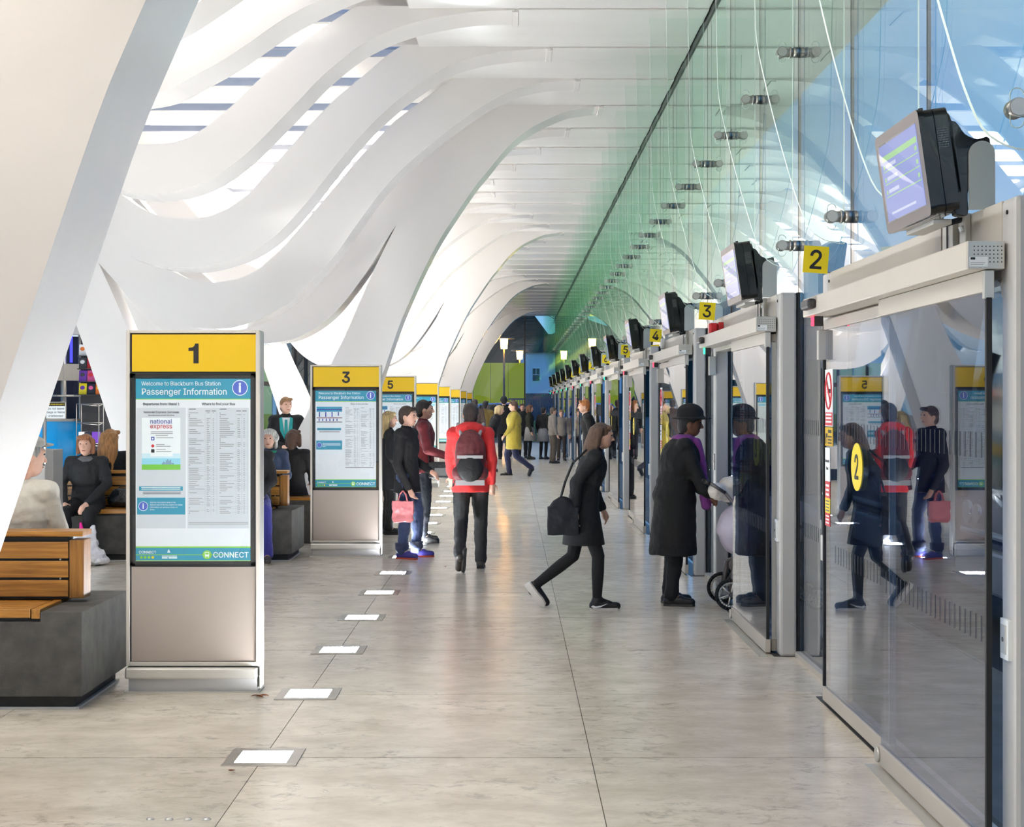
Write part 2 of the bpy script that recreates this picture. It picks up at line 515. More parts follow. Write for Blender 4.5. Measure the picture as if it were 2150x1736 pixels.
# ---- roof ribs: wave-shaped bands, forked into V columns every ninth bay
LOW = {
 4: [(-0.33, 5.262), (-0.75, 5.222), (-1.234, 5.10), (-1.549, 4.97), (-1.875, 4.80), (-2.138, 4.62), (-2.397, 4.45), (-2.637, 4.32), (-2.81, 4.226), (-3.0, 4.17), (AX, 4.13)],
 3: [(0.026, 5.262), (-0.326, 5.25), (-0.634, 5.205), (-0.925, 5.14), (-1.207, 5.034), (-1.458, 4.893), (-1.74, 4.664), (-1.956, 4.44), (-2.168, 4.219), (-2.344, 4.039), (-2.52, 3.88), (-2.701, 3.748), (-2.881, 3.655), (-3.053, 3.598), (-3.2, 3.57), (AX, 3.56)],
 2: [(0.395, 5.262), (0.127, 5.25), (-0.117, 5.225), (-0.361, 5.18), (-0.63, 5.09), (-1.025, 4.84), (-1.318, 4.60), (-1.616, 4.29), (-1.909, 3.93), (-2.104, 3.68), (-2.402, 3.36), (-2.694, 3.162), (-2.992, 3.055), (-3.2, 3.015), (AX, 3.006)],
 1: [(0.728, 5.262), (0.364, 5.235), (0.037, 5.155), (-0.284, 4.995), (-0.611, 4.77), (-0.932, 4.52), (-1.20, 4.29), (-1.446, 4.03), (-1.725, 3.66), (-1.987, 3.29), (-2.309, 2.93), (-2.528, 2.745), (-2.80, 2.59), (-3.05, 2.50), (-3.2, 2.475), (AX, 2.468)],
 0: [(0.35, 5.262), (0.0, 5.20), (-0.5, 4.92), (-1.0, 4.36), (-1.411, 3.813), (-1.621, 3.475), (-1.773, 3.241), (-1.948, 2.996), (-2.094, 2.816), (-2.239, 2.67), (-2.414, 2.541), (-2.619, 2.436), (-2.823, 2.384), (-3.038, 2.360), (AX, 2.352)],
}
UP = {
 4: [(-1.75, 5.30), (-2.05, 5.13), (-2.342, 4.953), (-2.606, 4.741), (-2.85, 4.64), (AX, 4.60)],
 3: [(-1.441, 5.30), (-1.705, 5.127), (-1.991, 4.92), (-2.309, 4.647), (-2.56, 4.40), (-2.806, 4.193), (-2.983, 4.085), (-3.146, 4.035), (AX, 4.018)],
 2: [(-1.12, 5.30), (-1.318, 5.16), (-1.533, 4.973), (-1.811, 4.744), (-2.104, 4.441), (-2.402, 4.10), (-2.694, 3.773), (-2.895, 3.626), (-3.09, 3.543), (AX, 3.512)],
 1: [(-0.62, 5.30), (-0.862, 5.145), (-1.339, 4.78), (-1.703, 4.40), (-1.987, 4.06), (-2.266, 3.73), (-2.56, 3.39), (-2.85, 3.13), (-3.064, 3.025), (AX, 2.981)],
 0: [(-0.26, 5.30), (-0.54, 5.08), (-1.015, 4.66), (-1.4, 4.26), (-1.7, 3.93), (-2.0, 3.60), (-2.3, 3.27), (-2.6, 3.02), (-2.9, 2.90), (AX, 2.86)],
}
LEG_R = [(5.31, 1.12), (5.262, 1.10), (5.224, 0.746), (5.084, 0.397), (4.944, 0.157), (4.734, -0.076), (4.449, -0.309), (4.303, -0.432), (3.964, -0.665), (3.65, -0.869), (3.358, -1.026), (3.142, -1.131), (2.88, -1.248), (2.746, -1.306), (2.541, -1.388), (1.923, -1.598), (0.90, -1.94)]
LEG_L = [(5.31, 0.05), (5.262, 0.04), (5.16, -0.27), (4.9, -0.64), (4.4, -1.09), (4.1, -1.27), (3.813, -1.411), (3.393, -1.621), (2.938, -1.831), (2.483, -2.024), (2.145, -2.193), (1.696, -2.391), (1.544, -2.484), (1.305, -2.613), (0.914, -2.805)]
TH = 0.53
def strip_mesh(A, B, y0, y1, mb, mir=False):
    """A, B matched outlines (x,z): front, back, and the two rims"""
    f = (lambda p: (2 * AX - p[0], p[1])) if mir else (lambda p: p)
    A = [f(p) for p in A]; B = [f(p) for p in B]
    n = len(A); i = len(mb.v); k = mb.m(M_RIB)
    for y in (y0, y1):
        mb.v += [(p[0], y, p[1]) for p in A] + [(p[0], y, p[1]) for p in B]
    # rims get their own vertices so that they shade smoothly along their length with a hard edge
    j0 = len(mb.v)
    for P in (A, B):
        for y in (y0, y1): mb.v += [(p[0], y, p[1]) for p in P]
    for j in range(n - 1):
        for base in (0, 2 * n):
            mb.f.append((i + base + j, i + base + j + 1, i + base + n + j + 1, i + base + n + j)); mb.mi.append(k); mb.sm.append(False)
        for s in (0, 2 * n):
            mb.f.append((j0 + s + j, j0 + s + j + 1, j0 + s + n + j + 1, j0 + s + n + j)); mb.mi.append(k); mb.sm.append(True)
    return mb

def band_outline(d):
    lo = smooth_pts(LOW[d][::-1], 4)[::-1]
    A, B = [], []
    up = sorted(UP[d])
    for x, z in lo:
        zu = interp(up, x) if x < up[-1][0] else 5.30
        A.append((x, z)); B.append((x, max(zu, z + 0.001)))
    A += [(2 * AX - x, z) for x, z in A[::-1][1:]]
    B += [(2 * AX - x, z) for x, z in B[::-1][1:]]
    return A, B
def leg_outline(dx):
    zs = [5.31 - (5.31 - 0.90) * (t / 44) ** 1.6 for t in range(45)]
    R = sorted(smooth_pts(LEG_R, 5)); L = sorted(smooth_pts(LEG_L, 5))
    return [(interp(R, z) + dx, z) for z in zs], [(interp(L, z) + dx, z) for z in zs]
RIBMESH = {}
for k in range(-16, 33):
    d = min((k - 4) % 9, 9 - (k - 4) % 9)
    key = (d, k == -5)
    if key not in RIBMESH:
        mb = MB(); A, B = band_outline(d)
        strip_mesh(A, B, 0.004 if d == 0 else 0, TH - (0.004 if d == 0 else 0), mb)
        if d == 0:
            R, L = leg_outline(0.03 if k == -5 else 0)
            strip_mesh(R, L, 0, TH, mb); strip_mesh(R, L, 0, TH, mb, True)
        RIBMESH[key] = mb.mesh('roof_rib')
    o = bpy.data.objects.new('roof_rib', RIBMESH[key]); COL.objects.link(o)
    o.location = (0, RY(k), 0); struct(o); o['group'] = 'white wave-shaped roof ribs'
    if d == 0:
        b = MB()
        out = [(-1.90, 0.93), (-2.18, 0.24), (2 * AX + 2.18, 0.24), (2 * AX + 1.90, 0.93)]
        cr_ = [(2 * AX + 2.75, 0.90)] + [(AX + 0.62 * math.sin(t), 0.72 + 0.26 * (1 - math.cos(t)) * 0.55) for t in [-1.1, -0.7, -0.35, 0, 0.35, 0.7, 1.1]] + [(-2.75, 0.90)]
        b.prism(out + cr_, 'y', RY(k) - 0.03, RY(k) + TH + 0.03, M_RIB)
        b.box((2 * AX + 2.35, RY(k) + 0.06, 0), (-2.35, RY(k) + TH - 0.06, 0.24), M_BLACK)
        pb = b.obj('column_base'); struct(pb); pb['group'] = 'white column bases'

# ---- right-hand glass wall: panes, joints, hanging glass fins with their point fittings
wallr = struct(empty('wall_right'))
GX = 1.85
FINP = [(1.30, 5.285), (1.318, 4.2), (1.326, 3.82), (1.336, 3.60), (1.384, 3.362), (1.446, 3.11), (1.511, 2.879), (1.563, 2.713), (1.625, 2.575), (1.708, 2.513), (1.806, 2.492)]
finp = smooth_pts(FINP, 3) + [(1.812, 2.492), (1.812, 5.285)]
JY0 = 9.69
pm = MB(); pm.box((GX, 0.0055, 0.0), (GX + 0.015, PITCH - 0.0055, 5.33), G_FACADE)
pm2 = MB(); pm2.box((GX, 0.0055, 2.335), (GX + 0.015, PITCH - 0.0055, 5.33), G_FACADE); PME2 = pm2.mesh('glass_pane')
jm = MB(); jm.box((GX - 0.001, -0.0055, 2.335), (GX + 0.016, 0.0055, 5.33), M_DGREY)
fm = MB(); fm.prism(finp, 'y', -0.012, 0.012, G_FIN, side=M_FINEDGE)
sm_ = MB(); sm_.box((1.28, -0.045, 5.277), (1.83, 0.045, 5.2815), M_DGREY)
def fitting_mb():
    f = MB()
    f.cyl((1.742, 0, 0), (1.815, 0, 0), 0.030, M_STEEL, 14)
    f.cyl((1.79, 0, 0), (1.802, 0, 0), 0.036, M_STEEL, 14)
    f.cyl((1.815, 0, 0), (1.848, 0, 0), 0.034, M_STEEL, 14)
    f.cyl((1.742, -0.030, 0), (1.742, 0.030, 0), 0.034, M_STEEL, 16)
    f.cyl((1.742, -0.036, 0), (1.742, -0.030, 0), 0.029, M_ALU, 16)
    f.cyl((1.865, 0, 0), (1.885, 0, 0), 0.032, M_STEEL, 14)
    # slotted hole in the fin
    pts = []
    for q in range(25):
        a = 2 * PI * q / 24
        pts.append((1.742 + 0.024 * math.cos(a), -0.011, 0.024 * math.sin(a) + (0.045 if math.sin(a) >= 0 else -0.045)))
    f.tube(pts, 0.0022, M_FINEDGE, 5)
    return f
PME, JME, FME, SME, TME = pm.mesh('glass_pane'), jm.mesh('pane_joint'), fm.mesh('glass_fin'), sm_.mesh('fin_slot'), fitting_mb().mesh('point_fitting')
for n in range(-15, 36):
    y = JY0 + PITCH * n
    if y > ENDY: break
    for nm, me, z in (('glass_pane', PME if n % 3 == 2 else PME2, 0), ('pane_joint', JME, 0), ('glass_fin', FME, 0), ('fin_slot', SME, 0), ('point_fitting', TME, 2.64), ('point_fitting', TME, 3.885)):
        o = bpy.data.objects.new(nm, me); COL.objects.link(o); o.parent = wallr; o.location = (0, y, z)
ht = MB(); ht.box((GX - 0.01, -1.0, 5.20), (GX + 0.03, ENDY, 5.345), M_BLACK); ht.obj('head_channel', wallr)

# ---- left-hand glass wall, seen only through gaps
walll = struct(empty('wall_left'))
LX = 2 * AX - GX
lp = MB(); lp.box((LX - 0.015, 0.008, 0.0), (LX, 3 * PITCH - 0.008, 5.33), G_FACADE); LPM = lp.mesh('glass_pane')
lj = MB(); lj.box((LX - 0.03, -0.03, 0.0), (LX + 0.05, 0.03, 5.33), M_DGREY); lj.box((LX - 0.03, -0.03, 2.25), (LX + 0.05, 4.5, 2.40), M_DGREY); LJM = lj.mesh('mullion')
for n in range(-3, 14):
    y = 1.0 + 4.5 * n
    for nm, me in (('glass_pane', LPM), ('mullion', LJM)):
        o = bpy.data.objects.new(nm, me); COL.objects.link(o); o.parent = walll; o.location = (0, y, 0)

# ---- end wall: glass with dark mullions; back wall behind the camera
walle = struct(empty('wall_end'))
for i, x in enumerate([-8.5, -6.3, -4.1, -1.9, 0.55]):
    x1 = [-6.3, -4.1, -1.9, 0.55, 1.85][i]
    g = MB(); g.box((x + 0.03, ENDY, 0), (x1 - 0.03, ENDY + 0.015, 5.3), G_FACADE); g.obj('glass_pane', walle)
    g = MB(); g.box((x - 0.03, ENDY - 0.04, 0), (x + 0.03, ENDY + 0.06, 5.3), M_DGREY); g.obj('mullion', walle)
wb = MB(); wb.box((-10.2, -13.2, -0.1), (3.4, -13, 5.6), mat('back_wall_paint', (206, 202, 196), 0.7)); struct(wb.obj('wall_back'))

# ================================================================== DOORS of the bus stands
DY, DP = 5.13, 4.5
NUMW = dict(enumerate('zero one two three four five six seven eight nine ten eleven twelve thirteen fourteen'.split()))
M_LEDR = emis('red_indicator', (255, 40, 60), 6); M_LEDG = emis('green_indicator', (40, 255, 150), 5)
M_SEALT = mat('brush_seal', (24, 24, 26), 0.6)
M_DASH = mat('etched_dash', (40, 44, 52), 0.6)
def door_portal(num, opened, red):
    root = struct(empty('door_%d' % num, (0, DY + DP * (num - 2), 0)))
    root['label'] = 'sliding glass door of bus stand %s in a cream steel portal' % NUMW[num]
    # portal: near post, far post, header (top at 2.335)
    b = MB(); b.box((1.72, 0, 0), (1.83, 0.15, 2.335), M_CREAM2); b.obj('post', root, bevel=0.018)
    b = MB(); b.box((1.72, 3.04, 0), (1.83, 3.18, 2.335), M_CREAM2); b.obj('post', root, bevel=0.012)
    b = MB(); b.box((1.722, 0.15, 2.06), (1.83, 3.04, 2.333), M_CREAM)
    # rounded inner corner of the opening
    pts = [(0.15, 2.06), (0.21, 2.06), (0.175, 2.047), (0.157, 2.02), (0.15, 1.99)]
    b.prism(pts, 'x', 1.722, 1.83, M_CREAM); b.obj('header', root, bevel=0.006)
    b = MB()
    for q in (0.05, 2.98): b.cyl((1.716, q + 0.03, 2.285), (1.722, q + 0.03, 2.285), 0.008, M_BLACK, 10)
    b.obj('bolt_hole', root)
    # operator casing with perforated end plate
    c = MB(); c.box((1.58, 0.085, 2.087), (1.712, 3.02, 2.186), M_CREAM); cas = c.obj('operator_casing', root, bevel=0.006)
    e_ = MB(); e_.box((1.582, 0.076, 2.089), (1.708, 0.085, 2.184), M_ALU)
    for ix in range(8):
        for iz in range(5):
            if iz < 2 and ix < 4: continue
            e_.cyl((1.603 + 0.0136 * ix, 0.0752, 2.112 + 0.0135 * iz), (1.603 + 0.0136 * ix, 0.078, 2.112 + 0.0135 * iz), 0.0024, M_BLACK, 6)
    e_.box((1.586, 0.0746, 2.096), (1.650, 0.077, 2.130), M_TEALTXT)
    e_.box((1.590, 0.0740, 2.120), (1.606, 0.0747, 2.128), M_INK)
    e_.box((1.590, 0.0740, 2.108), (1.640, 0.0747, 2.110), M_GREY); e_.box((1.590, 0.0740, 2.102), (1.634, 0.0747, 2.104), M_GREY)
    e_.obj('end_plate', cas)
    s = MB(); s.box((1.535, 2.66, 2.115), (1.582, 2.86, 2.168), M_DGREY); s.obj('motion_sensor', cas, bevel=0.014)
    l = MB(); l.cyl((1.60, 2.885, 2.073), (1.64, 2.885, 2.073), 0.012, M_LEDR if red else M_LEDG, 8); l.cyl((1.60, 2.885, 2.048), (1.64, 2.885, 2.048), 0.012, M_LEDR if red else M_LEDG, 8)
    l.box((1.612, 2.87, 2.035), (1.66, 2.90, 2.087), M_DGREY); l.obj('status_lamp', root)
    b = MB(); b.box((1.66, 3.00, 1.86), (1.715, 3.045, 2.02), M_ALU); b.cyl((1.69, 3.02, 2.02), (1.69, 3.02, 2.06), 0.010, M_STEEL, 8); b.obj('lock_box', root, bevel=0.004)
    # leaf in front (towards the hall)
    lf = empty('front_leaf', (0, 0, 0), parent=root)
    g = MB(); g.box((1.652, 0.105, 0.10), (1.664, 1.59, 2.02), G_DOOR); g.obj('pane', lf)
    r = MB(); r.box((1.640, 0.09, 0.012), (1.676, 1.595, 0.10), M_CREAM); r.obj('bottom_rail', lf, bevel=0.004)
    r = MB(); r.box((1.640, 0.105, 2.010), (1.676, 1.59, 2.085), M_CREAM); r.box((1.640, 0.085, 1.985), (1.676, 0.107, 2.085), M_ALU); r.obj('top_rail', lf, bevel=0.003)
    r = MB(); r.box((1.648, 0.085, 0.10), (1.668, 0.103, 1.99), M_SEALT); r.obj('edge_seal', lf)
    r = MB(); r.cyl((1.628, 1.585, 0.055), (1.642, 1.585, 0.055), 0.034, M_ALU, 16); r.obj('floor_guide', lf)
    # sliding leaf behind it
    ya = 0.14 if opened else 1.60
    sl = empty('sliding_leaf', (0, ya, 0), parent=root)
    g = MB(); g.box((1.700, 0.0, 0.09), (1.712, 1.44, 2.03), G_DOOR); g.obj('pane', sl)
    r = MB(); r.box((1.690, 0.0, 0.014), (1.722, 1.44, 0.09), M_CREAM); r.obj('bottom_rail', sl, bevel=0.004)
    r = MB(); r.box((1.690, 0.0, 2.02), (1.722, 1.44, 2.075), M_CREAM); r.obj('top_rail', sl, bevel=0.003)
    r = MB(); r.box((1.692, 1.425, 0.09), (1.720, 1.445, 2.02), M_SEALT); r.box((1.692, -0.005, 0.09), (1.720, 0.012, 2.02), M_ALU); r.obj('edge_seal', sl)
    # number disc, safety stickers, etched dashes
    dsc = MB(); dsc.cyl((1.6965, 0.66, 1.31), (1.6995, 0.66, 1.31), 0.118, M_YEL2, 40); nd = dsc.obj('number_disc', sl)
    text(str(num), 0.165, M_INK, nd, (1.6955, 0.66, 1.31), (PI / 2, 0, -PI / 2), bold=0.012, name='disc_number')
    y1 = 1.405; st = MB()
    def S(y_lo, y_hi, z0, z1, mt, off=0.0): st.box((1.6975 - off, y_lo, z0), (1.6995 - off, y_hi, z1), mt)
    S(y1 - 0.19, y1, 1.50, 1.805, M_TEALTXT)
    S(y1 - 0.185, y1 - 0.005, 1.505, 1.575, M_REDP, 0.001)
    for q in range(3): S(y1 - 0.165, y1 - 0.025, 1.520 + 0.019 * q, 1.530 + 0.019 * q, M_TEALTXT, 0.002)
    S(y1 - 0.19, y1, 1.395, 1.495, M_YEL)
    S(y1 - 0.16, y1 - 0.08, 1.465, 1.482, M_INK, 0.001)
    for q in range(3): S(y1 - 0.165, y1 - 0.075, 1.408 + 0.017 * q, 1.415 + 0.017 * q, M_INK, 0.001)
    S(y1 - 0.062, y1 - 0.02, 1.44, 1.462, M_INK, 0.001); S(y1 - 0.028, y1 - 0.016, 1.405, 1.445, M_INK, 0.001)
    S(y1 - 0.12, y1, 1.205, 1.385, M_TEALTXT)
    S(y1 - 0.12, y1, 1.115, 1.205, M_REDP)
    for q in range(3): S(y1 - 0.10, y1 - 0.02, 1.128 + 0.024 * q, 1.140 + 0.024 * q, M_TEALTXT, 0.001)
    S(y1 - 0.12, y1, 1.035, 1.115, M_YEL2)
    for q in range(4): S(y1 - 0.10, y1 - 0.02, 1.045 + 0.017 * q, 1.051 + 0.017 * q, M_GREYD, 0.001)
    S(y1 - 0.12, y1, 0.965, 1.035, M_REDP)
    for q in range(3): S(y1 - 0.10, y1 - 0.02, 0.978 + 0.018 * q, 0.986 + 0.018 * q, M_TEALTXT, 0.001)
    # the no-smoking roundel
    yc, zc = y1 - 0.095, 1.69
    ring = [(1.6965, yc + 0.075 * math.cos(2 * PI * q / 32), zc + 0.095 * math.sin(2 * PI * q / 32)) for q in range(33)]
    st.tube(ring, 0.006, M_REDP, 5); st.tube([(1.6965, yc + 0.053, zc + 0.067), (1.6965, yc - 0.053, zc - 0.067)], 0.006, M_REDP, 5)
    S(yc - 0.045, yc + 0.03, zc - 0.012, zc + 0.010, M_INK, 0.001)
    st.tube([(1.697, yc + 0.035, zc + 0.01), (1.697, yc + 0.02, zc + 0.03), (1.697, yc + 0.03, zc + 0.045)], 0.003, M_GREYD, 5)
    sto = st.obj('safety_stickers', sl)
    text('Automatic', 0.022, M_GREYD, sto, (1.6965, y1 - 0.06, 1.315), (PI / 2, 0, -PI / 2), name='lettering')
    text('Door', 0.022, M_GREYD, sto, (1.6965, y1 - 0.06, 1.275), (PI / 2, 0, -PI / 2), name='lettering')
    for leaf, xx, y_0, n in ((lf, 1.6505, 0.15, 22), (sl, 1.6985, 0.06, 18)):
        dsh = MB()
        for zc in (1.475, 0.83):
            for q in range(n): dsh.box((xx - 0.0005, y_0 + 0.064 * q, zc - 0.045), (xx, y_0 + 0.064 * q + 0.006, zc + 0.045), M_DASH)
        stuff(dsh.obj('etched_dashes', leaf))
    # push plate on the near post, lock plates on the far one, cable boxes on the header
    b = MB(); b.box((1.706, 0.035, 0.735), (1.722, 0.118, 0.875), M_TEALTXT); b.box((1.702, 0.05, 0.755), (1.707, 0.104, 0.855), M_ALU); b.cyl((1.699, 0.077, 0.805), (1.703, 0.077, 0.805), 0.009, M_GREYD, 10); b.obj('push_plate', root, bevel=0.003)
    b = MB(); b.box((1.702, 3.08, 0.76), (1.722, 3.15, 0.90), M_CREAM2); b.obj('push_plate', root, bevel=0.003)
    b = MB(); b.box((1.712, 3.09, 1.06), (1.722, 3.13, 1.20), M_STEEL); b.cyl((1.705, 3.11, 1.13), (1.713, 3.11, 1.13), 0.008, M_ALU, 10); b.obj('lock_plate', root)
    b = MB(); b.box((1.700, 0.66, 2.19), (1.722, 0.80, 2.325), M_ALU); b.box((1.700, 0.50, 2.20), (1.722, 0.57, 2.335), M_ALU); b.box((1.695, 0.727, 2.195), (1.701, 0.731, 2.32), M_GREYD); b.cyl((1.694, 0.535, 2.29), (1.701, 0.535, 2.27), 0.012, M_TEALTXT, 8); b.obj('socket_box', root, bevel=0.003)
    b = MB(); b.box((1.712, 0.86, 2.19), (1.724, 0.90, 2.38), M_CREAM); b.obj('cable_trunking', root)
    t = MB(); t.box((1.585, 0.0, 0.0), (1.640, 1.62, 0.006), M_ALU); t.box((1.684, 0.0, 0.0), (1.83, 3.18, 0.004), M_DGREY); t.obj('threshold', root)
    # seals and the fixed glazing to the next portal
    b = MB(); b.box((1.832, 0.0, 0.0), (1.85, 0.15, 2.335), M_BLACK); b.box((1.832, 3.04, 0.0), (1.85, 3.18, 2.335), M_BLACK); b.obj('edge_gasket', root)
    g = MB()
    for zc in (1.475, 0.83):
        for q in range(20): g.box((1.8485, 3.22 + 0.064 * q, zc - 0.045), (1.849, 3.226 + 0.064 * q, zc + 0.045), M_DASH)
    stuff(g.obj('etched_dashes', root))
    b = MB(); b.box((1.815, 3.18, 0), (1.85, 4.5, 0.035), M_CREAM); b.obj('kerb_strip', root)
    return root
for num in range(1, 15):
    door_portal(num, num in (3,), num in (2, 4, 5, 7, 9, 13))
# ================================================================== INFORMATION TOTEMS
TS = 8.45 / 3155
def tx(px): return (px - 405) * TS
def tz(py): return 1.62 - (py - 848) * TS
def rect(mb, x0, y0, x1, y1, mt, d=0.0, yb=-0.0605):
    """flat print on the poster, measured on the first totem"""
    mb.box((tx(x0), yb - 0.0002 - d, tz(y1)), (tx(x1), yb - d, tz(y0)), mt)
def info_badge(mb, cx, cy, r):
    X, Z = tx(cx), tz(cy); R = r * TS
    mb.cyl((X, -0.0622, Z), (X, -0.0606, Z), R, M_TEALTXT, 28)
    mb.cyl((X, -0.0626, Z), (X, -0.0610, Z), R * 0.9, mat('badge_blue', (84, 104, 200), 0.3), 28)
def T(s, size, mt, par, px, py, align='CENTER', bold=0, sx=1.0, space=1.0, fit=None):
    return text(s, size * TS * 0.94, mt, par, (tx(px), -0.063, tz(py)), align=align, bold=bold, sx=sx, space=space, fit=fit * TS if fit else None)
def table_print(mb, x0, x1, y0, y1, seed):
    """two columns of illegible small print: name, service, stand"""
    rnd = random.Random(seed)
    half = (x1 - x0) / 2
    for c in (0, 1):
        a = x0 + half * c
        rect(mb, a + 3, y0 + 1, a + 3 + half * 0.22, y0 + 2.6, M_GREYD, 0.0006)
        rect(mb, a + half * 0.58, y0 + 5, a + half * 0.74, y0 + 6.4, M_GREYD, 0.0006); rect(mb, a + half * 0.78, y0 + 5, a + half * 0.92, y0 + 6.4, M_GREYD, 0.0006)
        y = y0 + 9.0
        while y < y1:
            if rnd.random() < 0.12:
                rect(mb, a + 3, y, a + 4.6, y + 1.8, M_GREYD, 0.0006); y += 3.9; continue
            if rnd.random() < 0.8: rect(mb, a + 3, y, a + 3 + half * rnd.uniform(0.18, 0.52), y + 1.3, M_GREY, 0.0006)
            rect(mb, a + half * 0.62, y, a + half * rnd.uniform(0.68, 0.74), y + 1.3, M_GREY, 0.0006)
            rect(mb, a + half * 0.82, y, a + half * 0.86, y + 1.3, M_GREY, 0.0006)
            if rnd.random() < 0.6: rect(mb, a + 2, y + 2.4, a + half - 4, y + 2.65, M_GREY, 0.0005)
            y += 3.9
        for fx in (0.57, 0.76, 0.95): rect(mb, a + half * fx, y0 + 8, a + half * fx + 0.25, y1, M_GREY, 0.0004)

def totem(kind, number, loc, label):
    r = empty('information_totem', loc)
    tag(r, label, 'information totem', 'information totems along the hall')
    W0, W1 = tx(265), tx(545)
    f = MB()
    f.box((W0, -0.065, tz(1398)), (W0 + 0.021, 0.065, 2.035), M_CREAM); f.box((W1 - 0.021, -0.065, tz(1398)), (W1, 0.065, 2.035), M_CREAM)
    f.box((W0 + 0.021, -0.065, tz(699)), (W1 - 0.021, 0.065, 2.035), M_CREAM); f.box((W0 + 0.021, -0.065, tz(1398)), (W1 - 0.021, 0.065, tz(1389)), M_CREAM)
    f.obj('frame', r, bevel=0.003)
    c = MB(); c.box((W0 + 0.02, -0.052, tz(1390)), (W1 - 0.02, 0.052, tz(698)), M_BLACK); c.obj('core', r)
    h = MB(); h.box((tx(277), -0.058, tz(780)), (tx(537), -0.052, tz(702)), M_YEL); hp = h.obj('header_panel', r)
    h = MB(); h.box((tx(277), 0.052, tz(780)), (tx(537), 0.058, tz(702)), M_YEL); h.box((tx(277), 0.052, tz(1388)), (tx(537), 0.058, tz(1190)), M_YEL); h.box((tx(285), 0.052, tz(1178)), (tx(526), 0.056, tz(795)), M_PAPER2); h.box((tx(285), 0.056, tz(838)), (tx(526), 0.057, tz(795)), M_TEAL); h.obj('rear_panel', r)
    if number: text(number, 0.157, M_INK, hp, (tx(407), -0.0585, tz(742)), bold=0.022, name='number')
    d = MB()
    for a in ((273, 783, 285, 1188), (526, 783, 541, 1188), (273, 783, 541, 794), (273, 1179, 541, 1188)):
        d.box((tx(a[0]), -0.0635, tz(a[3])), (tx(a[2]), -0.052, tz(a[1])), M_BLACK)
    d.obj('display_surround', r, bevel=0.002)
    p = MB(); p.box((tx(285), -0.0605, tz(1178)), (tx(526), -0.052, tz(795)), M_PAPER); ps = p.obj('poster', r)
    q = MB()
    rect(q, 285, 795, 526, 837, M_TEAL, 0.0003); rect(q, 285, 837, 526, 838.6, M_GREEN, 0.0003)
    rect(q, 285, 1147, 526, 1150, M_GREEN, 0.0003); rect(q, 285, 1150, 526, 1176, M_TEAL, 0.0003)
    rect(q, 285, 1163.6, 500, 1165.2, M_GREEN, 0.0006); rect(q, 285, 1176, 526, 1177.5, M_GREEN, 0.0004)
    info_badge(q, 504, 814, 16.5)
    X, Z = tx(435), tz(1164.5)
    q.cyl((X, -0.0622, Z), (X, -0.0606, Z), 9.5 * TS, M_GREEN, 24)
    rect(q, 430.5, 1158.5, 439.5, 1168, M_TEALTXT, 0.0022); rect(q, 431.6, 1160, 438.4, 1163.6, M_GREEN, 0.0026)
    rect(q, 431, 1168.6, 433.4, 1170.2, M_TEALTXT, 0.0022); rect(q, 436.6, 1168.6, 439, 1170.2, M_TEALTXT, 0.0022)
    for i in range(4):
        q.cyl((tx(297 + 8 * i), -0.0618, tz(1170)), (tx(297 + 8 * i), -0.0608, tz(1170)), 3 * TS, M_GREEN if i < 3 else M_YEL2, 14)
    rect(q, 340, 1166.5, 372, 1168, M_TEALTXT, 0.0006); rect(q, 340, 1169.5, 352, 1172.5, M_TEALTXT, 0.0006); rect(q, 354, 1169.5, 372, 1172.5, M_TEALTXT, 0.0006)
    q.prism([(tx(351), tz(1160)), (tx(358), tz(1160)), (tx(354.5), tz(1152.5))], 'y', -0.0612, -0.0606, M_TEALTXT)
    if kind == 'stand':
        rect(q, 287, 856, 390, 1109, M_PAPER2, 0.0002); rect(q, 394, 856, 523, 1109, M_PAPER2, 0.0002)
        table_print(q, 394, 523, 857, 1080, 3)
        rect(q, 298, 877, 379, 952, M_TEALTXT, 0.0005); rect(q, 298, 952, 379, 962, mat('sky_print_pale', (206, 232, 240), 0.4), 0.0005); rect(q, 298, 962, 379, 975, M_SKYP, 0.0005)
        rect(q, 298, 975, 379, 986, mat('meadow_print', (120, 196, 70), 0.4), 0.0006)
        rect(q, 316, 920, 363, 958, M_TEALTXT, 0.0008)
        for i in range(9): rect(q, 340 + 3.2 * i * 0.9, 975 - (3, 6, 5, 9, 11, 8, 10, 4, 3)[i], 342 + 3.2 * i * 0.9, 975, mat('city_print', (120, 140, 170), 0.5), 0.0007)
        rect(q, 317.5, 917, 324.5, 924.5, M_BLUEP, 0.001); rect(q, 319.3, 919, 322.7, 922.4, M_TEALTXT, 0.0014)
        q.cyl((tx(321), -0.0622, tz(936)), (tx(321), -0.0606, tz(936)), 3.2 * TS, M_REDP, 14)
        rect(q, 317.5, 943, 324.5, 950, M_INK, 0.001)
        for i, (a, b, y) in enumerate(((317, 363, 906.5), (317, 363, 910), (327, 353, 914), (328, 364, 919), (328, 346, 933.5), (328, 358, 937), (328, 348, 943.5), (328, 360, 948))):
            rect(q, a, y - 0.8, b, y + 0.6, M_GREY, 0.0012)
        rect(q, 292, 1021, 384, 1030, M_TEAL, 0.0005)
        for y in (1023.5, 1026.8): rect(q, 297, y - 0.7, 379, y + 0.7, M_TEALTXT, 0.0009)
        for y in (1033, 1036.5): rect(q, 300, y - 0.7, 380, y + 0.7, M_GREYD, 0.0009)
        rect(q, 288, 1044.5, 389, 1080, M_TEAL, 0.0005); info_badge(q, 301, 1062.5, 10)
        for y in (1096.5, 1100): rect(q, 396, y - 0.6, 521, y + 0.6, M_GREY, 0.0009)
    elif kind == 'timetable':
        table_print(q, 401, 524, 862, 1095, 5)
        rect(q, 290, 859, 391, 868, M_TEAL, 0.0005); rect(q, 290, 868, 391, 873, M_BLUEP, 0.0005); rect(q, 290, 873, 391, 879, M_TEAL, 0.0005)
